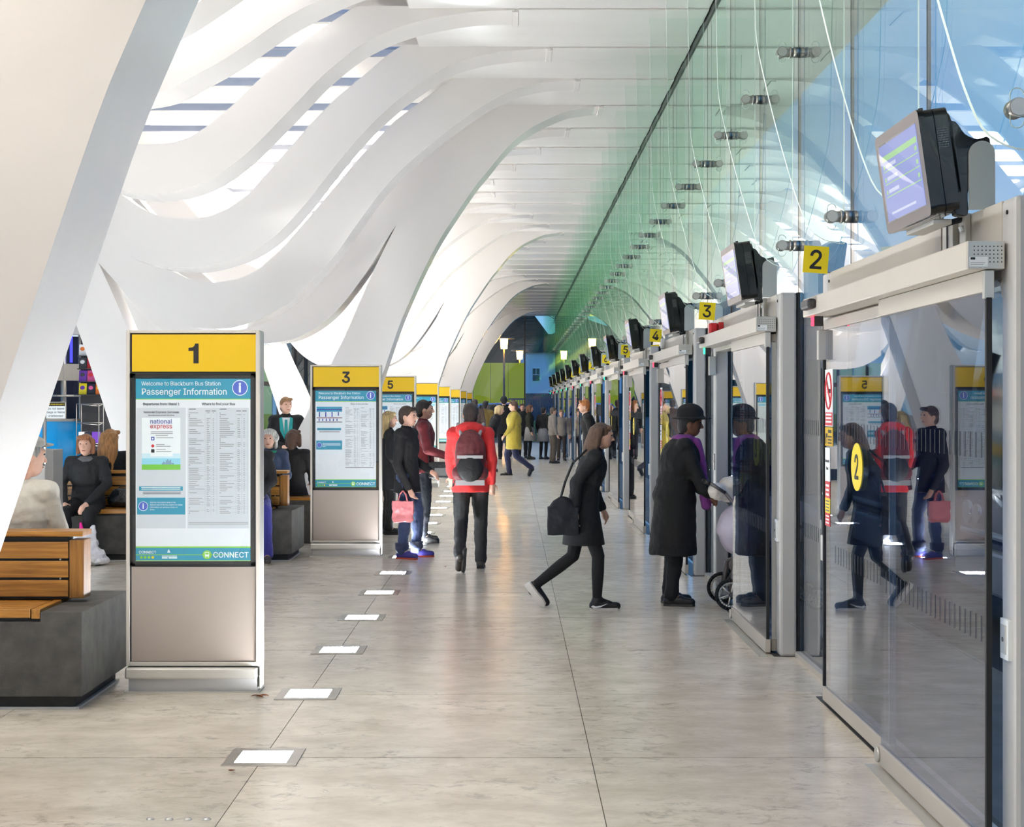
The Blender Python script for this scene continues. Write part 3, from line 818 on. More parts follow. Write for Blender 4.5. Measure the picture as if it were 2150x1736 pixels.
        for i in range(4): rect(q, 299 + 25 * i, 880, 303.5 + 25 * i, 899 if i < 3 else 895, M_BLUEP, 0.0005)
        rect(q, 290, 901.5, 391, 904.5, mat('maroon_print', (120, 50, 60), 0.5), 0.0005)
        for i in range(6): rect(q, 298 + 14.2 * i, 906, 302 + 14.2 * i, 916, M_BLUEP, 0.0005)
        rect(q, 290, 918, 391, 921, M_GREYD, 0.0005)
        rect(q, 292, 943, 387, 952, M_TEAL, 0.0005)
        for y in (956, 959.5): rect(q, 300, y - 0.7, 382, y + 0.7, M_GREYD, 0.0009)
        rect(q, 288, 993, 391, 1029, M_TEAL, 0.0005); info_badge(q, 301, 1011, 10)
        for i in range(4): rect(q, 313, 1003 + 4.5 * i, 385 if i < 3 else 326, 1004.6 + 4.5 * i, M_TEALTXT, 0.0009)
        rect(q, 404, 1099, 516, 1101, M_GREYD, 0.0006)
    else:
        rect(q, 286, 839, 525, 1146, mat('map_paper', (226, 232, 226), 0.5), 0.0002)
        rnd = random.Random(11)
        for i in range(46):
            x, y = 430 + rnd.gauss(0, 42), 960 + rnd.gauss(0, 70)
            mt = [M_REDP, M_GREYD, M_GREEN, M_BLUEP, M_GREY][i % 5]
            for s in range(4):
                x2, y2 = x + rnd.uniform(-26, 26), y + rnd.uniform(-26, 26)
                if 288 < x < 522 and 288 < x2 < 522 and 850 < y < 1140 and 850 < y2 < 1140:
                    q.cyl((tx(x), -0.0612, tz(y)), (tx(x2), -0.0612, tz(y2)), 0.0011, mt, 4)
                x, y = x2, y2
        rect(q, 470, 846, 520, 862, M_SKYP, 0.0006)
    pr = q.obj('poster_print', ps)
    T('i', 27, M_TEALTXT, pr, 504, 814, bold=0.03)
    if kind != 'map':
        T('Welcome to Blackburn Bus Station', 12.6, M_TEALTXT, pr, 297, 805, 'LEFT', bold=0.004, sx=0.89, fit=166)
        T('Passenger Information', 19.2, M_TEALTXT, pr, 297, 822, 'LEFT', bold=0.008, sx=0.95, fit=178)
    else:
        T('Blackburn Bus Station', 12.6, M_TEALTXT, pr, 297, 805, 'LEFT', bold=0.004, sx=0.89)
        T('Map', 19.2, M_TEALTXT, pr, 297, 822, 'LEFT', bold=0.008, sx=0.95)
    T('CONNECT', 16.5, M_TEALTXT, pr, 485, 1164.5, bold=0.01, sx=0.98, fit=74)
    T('CONNECT', 8.0, M_TEALTXT, pr, 310, 1159, bold=0.014, fit=36)
    if kind == 'stand':
        T('Departures from: Stand 1', 7.0, M_GREYD, pr, 339, 848, bold=0.02, sx=0.92, fit=76)
        T('National Express Services', 7.0, M_GREYD, pr, 339, 865, sx=0.92, fit=74)
        T('See departure screen for times', 4.2, M_GREYD, pr, 339, 871.5, sx=0.92, fit=55)
        T('national', 14.0, M_BLUEP, pr, 338.5, 884.5, bold=0, sx=0.98, fit=46)
        T('express', 14.0, M_REDP, pr, 338.5, 894.5, bold=0, sx=0.93, fit=46)
        T('Visit the information desk at the', 4.6, M_TEALTXT, pr, 315, 1054.5, 'LEFT', sx=0.92, fit=54)
        T('Salford end of the bus station for more', 4.6, M_TEALTXT, pr, 315, 1059.5, 'LEFT', sx=0.86, fit=68)
        T('information on services routes or', 4.6, M_TEALTXT, pr, 315, 1064.5, 'LEFT', sx=0.92, fit=58)
        T('times.', 4.6, M_TEALTXT, pr, 315, 1069.5, 'LEFT', sx=0.92)
        T('i', 15, M_TEALTXT, pr, 301, 1062.5, bold=0.03)
    if kind != 'map': T('Where to find your Bus', 7.0, M_GREYD, pr, 459, 848, bold=0.02, sx=0.92, fit=70)
    g = MB(); g.box((tx(279), -0.0690, tz(1184)), (tx(534), -0.0660, tz(788)), G_CASE); g.obj('case_glass', r)
    l = MB(); l.box((tx(276), -0.058, tz(1388)), (tx(536), -0.052, tz(1190)), M_TAUPE); l.obj('lower_panel', r)
    k = MB(); k.box((tx(264), -0.092, tz(1424)), (tx(541), 0.075, tz(1400)), M_ALU); k.obj('kick_rail', r, bevel=0.012)
    k = MB(); k.box((tx(270), -0.06, 0.0), (tx(540), 0.062, tz(1424)), M_CREAM2); k.box((tx(262), -0.085, 0.0), (tx(546), 0.085, 0.008), M_ALU); k.obj('plinth', r)
    k = MB(); k.box((W1, -0.063, 0.02), (W1 + 0.004, 0.063, 2.03), M_ALU); k.obj('side_plate', r)
    return r
TXC = -1.792
tA = totem('stand', '1', (TXC, 8.51, 0), 'cream information totem with yellow number 1 header, nearest the camera beside the stone bench')
tB = totem('timetable', '3', (TXC + 0.03, 16.02, 0), 'cream information totem with yellow number 3 header and blue line diagram on its poster')
def retitle(src, loc, label, num):
    c = copy_tree(src); c.location = loc; c['label'] = label
    for h in c.children:
        for n in list(h.children):
            if n.name.startswith('number'):
                bpy.data.objects.remove(n)
                if num: text(num, 0.157, M_INK, h, (tx(407), -0.0585, tz(742)), bold=0.022, name='number')
    return c
retitle(tB, (TXC + 0.01, 22.1, 0), 'information totem with number 5 header, half hidden behind the number 3 totem', '5')
tM = totem('map', None, (TXC, 29.2, 0), 'information totem with a route map poster behind the number 5 totem')
retitle(tB, (TXC, 35.0, 0), 'information totem with a plain yellow header next behind the map totem', None)
retitle(tB, (TXC, 41.8, 0), 'fifth from last information totem, seen as a narrow strip beyond two others', None)['label'] = 'information totem third from the far end of the row, a narrow strip'
retitle(tB, (TXC, 47.8, 0), 'information totem second from the far end of the row', None)
retitle(tB, (TXC, 54.8, 0), 'farthest small information totem at the end of the row', None)

# ================================================================== RECESSED FLOOR LIGHTS
M_LENS = emis('floor_lamp_lens', (244, 250, 255), FLOOR_LIGHT)
def floor_light(loc, label):
    r = empty('recessed_floor_light', loc); tag(r, label, 'floor light', 'row of recessed floor lights')
    o, i_ = 0.168, 0.117
    f = MB()
    for a, b in (((-o, -o), (o, -i_)), ((-o, i_), (o, o)), ((-o, -i_), (-i_, i_)), ((i_, -i_), (o, i_))):
        f.box((a[0], a[1], -0.004), (b[0], b[1], 0.005), M_STEEL)
    for a in (-1, 1):
        for b in (-1, 1): f.cyl((a * 0.145, b * 0.145, 0.004), (a * 0.145, b * 0.145, 0.0062), 0.008, M_ALU, 10)
    f.obj('frame', r, bevel=0.0015)
    l = MB(); l.box((-i_, -i_, -0.004), (i_, i_, 0.0035), M_LENS); l.obj('lens', r)
    return r
ORD = ['first', 'second', 'third', 'fourth', 'fifth', 'sixth', 'seventh', 'eighth', 'ninth', 'tenth', 'eleventh', 'twelfth', 'thirteenth', 'fourteenth', 'fifteenth', 'sixteenth', 'seventeenth', 'eighteenth', 'nineteenth', 'twentieth', 'twenty-first', 'twenty-second', 'twenty-third', 'twenty-fourth']
fl0 = None
for i in range(24):
    lab = 'square glowing floor light in a steel frame, %s of the row counted from the bottom' % ORD[i]
    loc = (-1.133, 6.888 + 1.5 * i, 0)
    if fl0 is None: fl0 = floor_light(loc, lab)
    else:
        c = copy_tree(fl0); c.location = loc; c['label'] = lab

# steel studs in the floor, fallen leaves
sd = MB(); sd.cyl((0, 0, 0), (0, 0, 0.003), 0.0165, M_ALU, 20); sd.ell((0, 0, 0.002), (0.015, 0.015, 0.006), M_ALU); SDM = sd.mesh('floor_stud')
for i in range(4):
    o = bpy.data.objects.new('floor_stud', SDM); COL.objects.link(o); o.location = (-1.409 + 0.0735 * i, 5.86, 0)
    tag(o, 'small domed steel floor stud, %s in the row of four from the left' % ORD[i], 'floor stud', 'steel studs at the bottom edge')
M_LEAF = mat('dead_leaf', (142, 84, 44), 0.7, noise=0.3, scale=60)
def leaf(pts, loc, label):
    l = MB(); rnd = random.Random(len(label))
    for (x, y, a, s) in pts:
        c, sn = math.cos(a), math.sin(a)
        out = [(0, -1), (0.35, -0.4), (0.3, 0.3), (0, 1), (-0.3, 0.3), (-0.35, -0.4)]
        P = [(x + s * (u * c - v * sn), y + s * (u * sn + v * c), 0.004 + abs(u) * s * 0.6 + rnd.uniform(0, 0.006)) for u, v in out]
        l.quad(P, M_LEAF); l.quad([(p[0], p[1], p[2] - 0.002) for p in P[::-1]], M_LEAF)
    o = l.obj('dead_leaf', loc=loc); tag(o, label, 'leaf'); return o
leaf([(0, 0, 1.2, 0.035), (0.03, 0.01, 1.7, 0.03), (-0.02, 0.012, 2.1, 0.028)], (-1.40, 8.30, 0), 'curled brown dead leaf on the floor by the foot of the first totem')
leaf([(0, 0, 1.9, 0.018)], (-1.232, 6.62, 0), 'tiny dark dead leaf just in front of the first floor light')
leaf([(0, 0, 0.4, 0.03)], (-0.66, 14.9, 0), 'small dark dead leaf lying right of the walking boots')

# ================================================================== BENCHES
def bench(x1, y0, x0, label):
    r = empty('stone_bench', (x1, y0, 0)); tag(r, label, 'bench', 'stone benches with oak seats')
    L = x0 - x1
    D = 0.92
    b = MB(); b.prism([(L, 0.075), (0, 0.075), (0, 0.522), (-0.22, 0.522), (-0.22, 0.47), (L, 0.47)], 'y', 0, D, M_CONC); b.obj('stone_block', r, bevel=0.004)
    b = MB(); b.box((L + 0.05, 0.06, 0), (-0.05, D - 0.06, 0.08), M_CONC2); b.obj('plinth', r)
    b = MB(); b.box((L, 0.045, 0), (-0.045, 0.06, 0.012), M_CREAM2); b.box((-0.05, 0.05, 0), (-0.03, D - 0.05, 0.012), M_CREAM2); b.obj('floor_trim', r)
    b = MB(); b.box((L, 0.03, 0.47), (-0.20, D - 0.03, 0.487), M_BLACK); b.obj('seat_bearer', r)
    w = 0.068
    for s in (0, 1):
        for i in range(5):
            y = 0.004 + i * (w + 0.006) if s == 0 else D - 0.004 - w - i * (w + 0.006)
            o = MB(); o.box((L, y, 0.49), (-0.275, y + w, 0.536), M_WOOD); o.obj('seat_plank', r, bevel=0.004)
    for i in range(2):
        o = MB(); o.box((-0.268 + 0.047 * i * 0, 0.0 if i == 0 else 0.53, 0.486), (-0.222, 0.39 if i == 0 else D, 0.537), M_WOODY); o.obj('seat_end_plank', r, bevel=0.004)
    yb, ye = 0.385, 0.525
    o = MB(); o.box((-0.135 - 0.045, yb, 0.545), (-0.10, ye, 0.868), M_WOODZ); o.obj('backrest_end', r, bevel=0.004)
    o = MB(); o.box((L, yb + 0.03, 0.54), (-0.19, ye - 0.03, 0.88), M_BLACK); o.obj('backrest_core', r)
    for s in (0, 1):
        for i in range(3):
            z = 0.553 + 0.106 * i
            y = yb if s == 0 else ye - 0.022
            o = MB(); o.box((L, y, z), (-0.187, y + 0.022, z + 0.092), M_WOOD); o.obj('back_plank', r, bevel=0.003)
    o = MB(); o.box((L, yb - 0.02, 0.888), (-0.10, ye + 0.02, 0.918), M_WOOD); o.obj('top_plank', r, bevel=0.004)
    s = MB()
    for z in (0.652, 0.758): s.cyl((-0.235, yb + 0.015, z), (-0.235, yb + 0.032, z), 0.005, M_ALU, 10)
    s.obj('screw', r)
    return r
bench(-2.267, 7.93, -4.75, 'dark stone bench with oak slatted backrest in the near left corner')
bench(-2.26, 15.45, -5.15, 'dark stone bench with oak backrest behind the number 1 totem')

# ================================================================== MONITORS AND STAND NUMBERS
M_SCREEN = emis('lcd_screen', (156, 170, 238), 0.85)
M_SGREEN = emis('lcd_green_line', (168, 222, 150), 0.95); M_SWHITE = emis('lcd_text', (214, 222, 250), 0.95)
M_BEZEL = mat('grey_bezel', (112, 104, 104), 0.25)
M_PLATE = mat('light_grey_plate', (168, 176, 174), 0.4)
G_SCR = glass('screen_glass', (1, 1, 1), boost=0.8)
def rrect(w, h, r, n=6):
    pts = []
    for cx, cy, a0 in ((w - r, h - r, 0), (-w + r, h - r, PI / 2), (-w + r, -h + r, PI), (w - r, -h + r, 3 * PI / 2)):
        for i in range(n + 1):
            a = a0 + PI / 2 * i / n
            pts.append((cx + r * math.cos(a), cy + r * math.sin(a)))
    return pts
def monitor(num, label):
    r = empty('departure_monitor', (1.5, 5.78 + DP * (num - 2), 2.50)); tag(r, label, 'monitor', 'departure monitors over the doors')
    hd = empty('head', (0, 0, 0), parent=r); hd.rotation_euler = (0, -math.radians(8), 0)
    # local x = depth (screen at 0 looking to -x), y along the hall, z up
    b = MB(); b.prism(rrect(0.32, 0.195, 0.03), 'x', 0.0, 0.022, M_BEZEL, side=M_GLOSSBLACK); b.obj('bezel', hd)
    b = MB(); b.prism(rrect(0.316, 0.191, 0.03), 'x', 0.020, 0.056, M_GLOSSBLACK); b.prism(rrect(0.310, 0.185, 0.03), 'x', 0.055, 0.060, M_BLACK)
    b.prism(rrect(0.316, 0.191, 0.03), 'x', 0.059, 0.108, M_GLOSSBLACK); b.prism(rrect(0.300, 0.176, 0.05), 'x', 0.107, 0.124, M_GLOSSBLACK)
    for i in range(7):
        for j in range(9): b.cyl((0.064 + i * 0.0055, -0.3175, 0.045 + j * 0.0085), (0.064 + i * 0.0055, -0.3155, 0.045 + j * 0.0085), 0.0013, M_GREY, 5)
    b.cyl((0.03, -0.26, 0.192), (0.03, -0.26, 0.203), 0.009, M_BLACK, 10)
    b.obj('casing', hd)
    s = MB(); s.box((-0.0012, -0.27, -0.150), (0.0, 0.27, 0.150), M_SCREEN)
    for i, z in enumerate((0.095, 0.045, -0.005, -0.055)):
        s.box((-0.002, -0.262, z - (0.011 if i == 0 else 0.002)), (-0.0012, 0.24, z + (0.011 if i == 0 else 0.002)), M_SGREEN)
        if i: s.box((-0.002, 0.05, z + 0.012), (-0.0012, 0.20, z + 0.026), M_SWHITE); s.box((-0.002, 0.215, z + 0.010), (-0.0012, 0.235, z + 0.026), M_SGREEN); s.box((-0.002, -0.25, z + 0.012), (-0.0012, -0.225, z + 0.028), M_SGREEN)
    s.box((-0.002, -0.15, -0.128), (-0.0012, 0.20, -0.119), M_SWHITE)
    s.obj('screen', hd)
    g = MB(); g.box((-0.004, -0.275, -0.155), (-0.003, 0.275, 0.155), G_SCR); g.obj('cover_glass', hd)
    # swan-neck arm, upright plate on the header, underside tray
    a = MB()
    out = [(0.075, 0.155), (0.12, 0.15), (0.155, 0.105), (0.20, 0.087), (0.245, 0.09), (0.245, -0.02), (0.215, -0.03), (0.185, -0.06), (0.165, -0.11), (0.165, -0.19), (0.12, -0.19)]
    a.prism(smooth_pts(out, 3), 'y', -0.30, -0.25, M_GLOSSBLACK); a.obj('arm', r, bevel=0.004)
    p = MB()
    cx, hw, top = 0.213, 0.047, 0.078
    pl = [(cx - hw, -0.172), (cx + hw, -0.172), (cx + hw, top - hw)] + [(cx + hw * math.cos(t), top - hw + hw * math.sin(t)) for t in [PI * q / 14 for q in range(1, 14)]] + [(cx - hw, top - hw)]
    p.prism(pl, 'y', -0.312, -0.300, M_PLATE); p.obj('upright_plate', r)
    t = MB(); t.box((0.06, -0.22, -0.215), (0.13, 0.16, -0.195), M_ALU); t.cyl((0.12, -0.1, -0.205), (0.21, -0.1, -0.18), 0.012, M_BLACK, 8); t.obj('underside_tray', r, bevel=0.003)
    return r
mon = None
for num in range(2, 15):
    lab = 'black tilted departure monitor on an arm above the door of stand %s' % NUMW[num]
    if mon is None: mon = monitor(num, lab)
    else:
        c = copy_tree(mon); c.location.y = 5.78 + DP * (num - 2); c['label'] = lab
for num in range(2, 15):
    r = empty('stand_number_sign', (1.64, 8.10 + DP * (num - 2), 2.398)); tag(r, 'square yellow sign with black number %s on the corner of a door header' % NUMW[num], 'sign', 'yellow stand number signs')
    r.rotation_euler = (0, math.radians(4), 0)
    p = MB(); p.box((-0.067, -0.004, -0.0725), (0.067, 0.0, 0.0725), M_YEL2); pl = p.obj('plate', r)
    text(str(num), 0.138, M_INK, pl, (0, -0.0046, 0.0), bold=0.012, name='number', sx=0.95 if num < 10 else 0.8)
    b = MB(); b.tube([(0.05, 0.002, -0.06), (0.085, 0.02, -0.062), (0.10, 0.03, -0.072)], 0.004, M_STEEL, 6); b.obj('bracket', r)
al = empty('alarm_sounder', (1.66, 12.25, 2.235)); tag(al, 'red alarm sounder on the door header below the yellow number 3', 'alarm')
M_REDPL = mat('red_plastic', (190, 24, 36), 0.3, coat=0.3)
b = MB(); b.box((-0.055, -0.05, -0.06), (0.02, 0.05, 0.045), M_REDPL); b.obj('housing', al, bevel=0.018)
b = MB(); b.box((0.02, -0.06, -0.055), (0.06, 0.06, 0.05), M_REDPL); b.obj('mounting_plate', al, bevel=0.004)
hs = MB(); hs.box((-0.03, -0.04, -0.1), (0.02, 0.04, 0.02), M_CREAM2); hs = hs.obj('white_sounder', loc=(1.69, 16.72, 2.33), bevel=0.015); tag(hs, 'small white box hanging under the yellow number 4 sign', 'sensor')
# ================================================================== OUTSIDE
gr = MB(); gr.box((3.0, -30, -0.3), (140, 260, -0.14), mat('asphalt', (58, 60, 64), 0.85, noise=0.25, scale=3)); struct(gr.obj('ground'))
gr = MB(); gr.box((-60, ENDY + 0.05, -0.3), (3.0, 260, -0.14), mat('asphalt', (58, 60, 64), 0.85)); struct(gr.obj('street'))
gr = MB(); gr.box((-60, -30, -0.3), (-10.2, ENDY + 0.05, -0.14), mat('asphalt', (58, 60, 64), 0.85)); struct(gr.obj('street'))
gr = MB(); gr.box((1.90, -13, -0.3), (3.0, ENDY + 3, -0.02), mat('paving_grey', (120, 118, 114), 0.8, noise=0.2, scale=4)); struct(gr.obj('pavement'))
# wooded hill beyond the bus lanes
hl = MB(); rnd = random.Random(3); N = 60
pts = [(-40 + 320 * i / N, 7 + 5 * math.sin(i * 0.35) + rnd.uniform(-1.2, 1.2) + 6 * (i / N)) for i in range(N + 1)]
out = [(-40, -1)] + pts + [(280, -1)]
hl.prism([(p[0], p[1]) for p in out], 'x', 92, 120, mat('dark_hill', (40, 52, 50), 0.9, noise=0.3, scale=0.3)); struct(hl.obj('hill'))

hl = MB(); out = [(-30, -1)] + [(-30 + 2.5 * i, 13 + 2.5 * math.sin(i * 0.7) + rnd.uniform(-1, 1)) for i in range(33)] + [(52, -1)]  # dark backdrop added to hide the bright sky past the end wall
hl.prism(out, 'y', 205, 230, mat('dark_hill', (40, 52, 50), 0.9)); struct(hl.obj('hill'))
# ---- buses nosed in at the stands
M_BUS = mat('navy_bus_paint', (26, 38, 84), 0.25, coat=0.5); M_BUSW = mat('bus_pale_panel', (150, 160, 176), 0.35)
G_BUS = mat('bus_dark_glass', (10, 13, 20), 0.08, coat=0.5); M_LEDO = emis('orange_led', (255, 96, 30), 3.0)
M_TYRE = mat('tyre_rubber', (22, 22, 23), 0.8); M_HEAD = mat('headlamp_chrome', (210, 214, 220), 0.1, metal=0.9)
def bus(y, label):
    r = empty('bus', (3.75, y, -0.14)); tag(r, label, 'bus', 'navy buses nosed in at the stands')
    prof = [(0.10, 0.32), (0.0, 0.75), (0.0, 1.1), (0.10, 2.0), (0.22, 2.75), (0.45, 3.0), (10.4, 3.0), (10.5, 2.8), (10.5, 0.35)]
    b = MB(); b.prism(prof, 'y', -1.22, 1.22, M_BUS); b.obj('body', r, bevel=0.05)
    w = MB()
    for a, c, ya, yb in (((-0.012, 1.12), (0.205, 2.70), -1.10, 1.10),):
        w.quad([(a[0], ya, a[1]), (a[0], yb, a[1]), (0.08, yb, 2.0), (0.08, ya, 2.0)], G_BUS)
        w.quad([(0.08, ya, 2.0), (0.08, yb, 2.0), (0.18, yb, 2.62), (0.18, ya, 2.62)], G_BUS)
    w.obj('windscreen', r)
    s = MB()
    for i in range(6):
        for q in (-1.235, 1.222): s.box((0.9 + 1.55 * i, q, 1.25), (2.35 + 1.55 * i, q + 0.013, 2.45), G_BUS)
    s.obj('side_window', r)
    d = MB(); d.box((0.14, -0.85, 2.66), (0.20, 0.85, 2.90), G_BUS); d.obj('destination_box', r)
    d = MB()
    for i in range(3):
        yy = -0.12 + 0.12 * i
        d.box((0.125, yy, 2.71), (0.138, yy + 0.02, 2.85), M_LEDO); d.box((0.125, yy, 2.83), (0.138, yy + 0.07, 2.85), M_LEDO)
    d.obj('destination_led', r)
    b = MB(); b.box((-0.05, -1.20, 0.28), (0.25, 1.20, 0.62), M_BUSW); b.box((-0.03, -1.15, 0.70), (0.05, 1.15, 0.76), M_BUSW); b.obj('bumper', r, bevel=0.04)
    h = MB()
    for q in (-0.95, 0.95): h.cyl((-0.03, q, 0.88), (0.05, q, 0.88), 0.10, M_HEAD, 18); h.cyl((-0.03, q * 0.74, 0.88), (0.05, q * 0.74, 0.88), 0.08, M_HEAD, 18)
    h.obj('headlamp', r)
    e_ = MB(); e_.ell((-0.02, 0, 1.0), (0.02, 0.05, 0.05), M_HEAD)
    for sg in (-1, 1):
        e_.prism([(sg * 0.05, 1.02), (sg * 0.24, 1.06), (sg * 0.20, 1.02), (sg * 0.05, 0.97)], 'x', -0.03, -0.015, M_HEAD)
    e_.obj('wing_emblem', r)
    k = MB()
    for xx in (2.5, 8.2):
        for q in (-1.24, 1.0): k.cyl((xx, q, 0.5), (xx, q + 0.24, 0.5), 0.5, M_TYRE, 24); k.cyl((xx, q - 0.004, 0.5), (xx, q + 0.244, 0.5), 0.28, M_ALU, 18)
    k.obj('wheel', r)
    g = MB(); g.tube([(-0.02, 1.12, 1.0), (-0.05, 1.30, 1.6), (-0.1, 1.34, 2.2)], 0.02, M_BLACK, 6); g.box((-0.14, 1.28, 1.85), (-0.06, 1.40, 2.25), M_BLACK); g.obj('mirror', r)
    return r
b0 = bus(11.35, 'navy bus nosed in outside stand 3, seen through the open door and the glass')
for y, n in ((6.85, 2), (15.85, 4), (24.85, 6)):
    c = copy_tree(b0); c.location.y = y; c['label'] = 'navy bus nosed in outside stand %s, seen darkly through the glass' % NUMW[n]

# ---- beyond the end wall
M_LIME = mat('lime_hoarding', (226, 232, 24), 0.6); M_HOUSE = mat('white_render', (232, 240, 248), 0.8); M_SLATE = mat('slate_roof', (52, 60, 74), 0.8)
h = empty('hoarding', (-1.62, 82, -0.14)); tag(h, 'lime green hoarding beyond the far end wall', 'hoarding')
for i in range(5):
    b = MB(); b.box((-2.4 + 0.96 * i + 0.01, 0, 0.25), (-2.4 + 0.96 * i + 0.95, 0.06, 4.0), M_LIME); b.obj('hoarding_panel', h)
b = MB(); b.box((-2.4, 0.06, 0), (2.4, 0.2, 0.6), M_CONC2); b.obj('footing', h)
h = empty('house', (3.2, 112, -0.14)); tag(h, 'white rendered house with a sash window beyond the end wall', 'house')
b = MB(); b.box((-2.5, 0, 0), (5, 7, 5.6), M_HOUSE); b.obj('wall', h)
b = MB(); b.prism([(-2.8, 5.6), (5.3, 5.6), (5.3, 5.8), (1.25, 7.6), (-2.8, 5.8)], 'y', -0.3, 7.3, M_SLATE); b.obj('roof', h)
for wx in (-1.68, 2.2):
    b = MB(); b.box((wx, -0.04, 3.42), (wx + 0.62, 0.02, 4.46), M_TEALTXT); wf = b.obj('window', h)
    b = MB()
    for a in ((0.05, 3.96, 0.29, 4.40), (0.33, 3.96, 0.57, 4.40), (0.05, 3.48, 0.57, 3.92)): b.box((wx + a[0], -0.05, a[1]), (wx + a[2], -0.039, a[3]), M_GREYD)
    b.obj('pane', wf)
b = MB(); b.box((-2.52, -0.03, 0), (5.02, 0.0, 2.55), mat('teal_base_paint', (30, 74, 92), 0.7)); b.obj('painted_base', h)
M_LAMPO = emis('orange_street_lamp', (255, 176, 76), 70)
def lamp(x, y, z, label):
    r = empty('street_lamp', (x, y, -0.14)); tag(r, label, 'street lamp', 'orange street lamps beyond the end wall')
    b = MB(); b.cyl((0, 0, 0), (0, 0, z), 0.07, M_DGREY, 10, r1=0.05); b.obj('pole', r)
    b = MB(); b.cyl((0, 0, z + 0.50), (0, 0, z + 0.56), 0.55, M_DGREY, 20, r1=0.5); b.obj('lamp_disc', r)
    b = MB(); b.cyl((0, 0, z), (0, 0, z + 0.5), 0.16, M_LAMPO, 14, r1=0.2); b.obj('lantern', r)
lamp(-0.38, 76, 4.55, 'lit orange street lamp with a flat disc, higher of two beyond the end wall')
lamp(0.50, 92, 4.5, 'lit orange street lamp, the smaller one beside the end wall mullion')
M_BARK = mat('bark', (44, 40, 38), 0.9)
def bare_tree(x, y, hgt, label, seed):
    r = empty('bare_tree', (x, y, -0.14)); tag(r, label, 'tree')
    rnd = random.Random(seed); t = MB(); br = MB()
    def grow(p, d, l, rad, n, mb):
        q = p + d * l
        mb.cyl(p, q, rad, M_BARK, 6, r1=rad * 0.7, caps=False)
        if n == 0: return
        for _ in range(3 if n > 1 else 2):
            nd = (d + Vector((rnd.uniform(-1, 1), rnd.uniform(-1, 1), rnd.uniform(-0.35, 0.7))) * 0.75).normalized()
            grow(q, nd, l * rnd.uniform(0.62, 0.85), rad * 0.62, n - 1, br)
    grow(Vector((0, 0, 0)), Vector((0.02, 0, 1)), hgt * 0.33, 0.16, 6, t)
    t.obj('trunk', r); br.obj('branches', r)
bare_tree(3.0, 84, 7.0, 'bare winter tree with dark branches in front of the white house', 5)
fn = empty('railing', (0.9, 68, -0.14)); tag(fn, 'dark blue metal railing outside the far end wall', 'railing')
M_NAVY = mat('navy_metal', (40, 56, 104), 0.5)
for i in range(25):
    b = MB(); b.cyl((-1.0 + 0.12 * i, 0, 0.1), (-1.0 + 0.12 * i, 0, 2.0), 0.016, M_NAVY, 6); b.obj('bar', fn)
b = MB(); b.box((-1.05, -0.025, 1.95), (1.95, 0.025, 2.02), M_NAVY); b.box((-1.05, -0.025, 0.12), (1.95, 0.025, 0.18), M_NAVY); b.obj('rail', fn)
gv = MB(); gv.ell((2.2, 71, -0.3), (1.6, 1.5, 1.6), mat('grass_green', (66, 104, 50), 0.9, noise=0.4, scale=9)); gv = gv.obj('grass_mound'); tag(gv, 'green grassy mound behind the far passengers outside', 'grass'); stuff(gv)
cr_ = empty('car', (-1.0, 73, -0.14)); tag(cr_, 'pale blue car parked outside behind the far passengers', 'car')
M_CAR = mat('car_paint_blue', (140, 164, 206), 0.25, coat=0.5)
prof = [(-2.0, 0.35), (-2.05, 0.8), (-1.7, 1.05), (-1.1, 1.15), (-0.6, 1.78), (1.2, 1.85), (1.8, 1.2), (2.05, 1.1), (2.1, 0.35)]
b = MB(); b.prism(prof, 'y', 0, 1.7, M_CAR); b.obj('body', cr_, bevel=0.06)
b = MB(); b.prism([(-0.95, 1.18), (-0.52, 1.70), (0.25, 1.74), (0.25, 1.18)], 'y', -0.012, 1.712, G_BUS); b.prism([(0.32, 1.18), (0.32, 1.74), (1.14, 1.74), (1.55, 1.2)], 'y', -0.012, 1.712, G_BUS); b.obj('side_window', cr_)
for xx in (-1.3, 1.35):
    b = MB(); b.cyl((xx, -0.02, 0.33), (xx, 1.72, 0.33), 0.33, M_TYRE, 20); b.cyl((xx, -0.03, 0.33), (xx, 1.73, 0.33), 0.19, M_ALU, 14); b.obj('wheel', cr_)

# ================================================================== LEFT SIDE: kiosk, sign, litter bin
M_KBLUE = mat('kiosk_blue_glass', (20, 140, 204), 0.12, coat=0.6, emit=0.10); M_NEON = emis('blue_tube', (150, 200, 255), 3.0); M_NEON2 = emis('violet_tube', (60, 60, 240), 2.2)
ks = empty('kiosk', (-7.6, 24.4, 0)); tag(ks, 'curved kiosk with a bright blue counter, steel posts and magazine racks at the left', 'kiosk')
R = 2.2
def arc(a): return (R * math.cos(a), R * math.sin(a))
A0, A1, NA = -2.5, 0.35, 28
def ring(z0, z1, r0, r1, mt, a0=A0, a1=A1, n=NA):
    m = MB()
    for i in range(n):
        a, b_ = a0 + (a1 - a0) * i / n, a0 + (a1 - a0) * (i + 1) / n
        P = lambda r, t, z: (r * math.cos(t), r * math.sin(t), z)
        m.quad([P(r1, a, z0), P(r1, b_, z0), P(r1, b_, z1), P(r1, a, z1)], mt, True)
        m.quad([P(r0, a, z0), P(r0, a, z1), P(r0, b_, z1), P(r0, b_, z0)], mt, True)
        m.quad([P(r0, a, z1), P(r1, a, z1), P(r1, b_, z1), P(r0, b_, z1)], mt)
        m.quad([P(r0, a, z0), P(r0, b_, z0), P(r1, b_, z0), P(r1, a, z0)], mt)
    return m
ring(0.0, 1.36, R - 0.05, R, M_KBLUE).obj('counter_front', ks)
ring(1.36, 1.40, R - 0.35, R + 0.03, M_STEEL).obj('counter_top', ks)
ring(1.97, 2.22, R - 0.10, R - 0.02, M_CREAM).obj('fascia', ks)
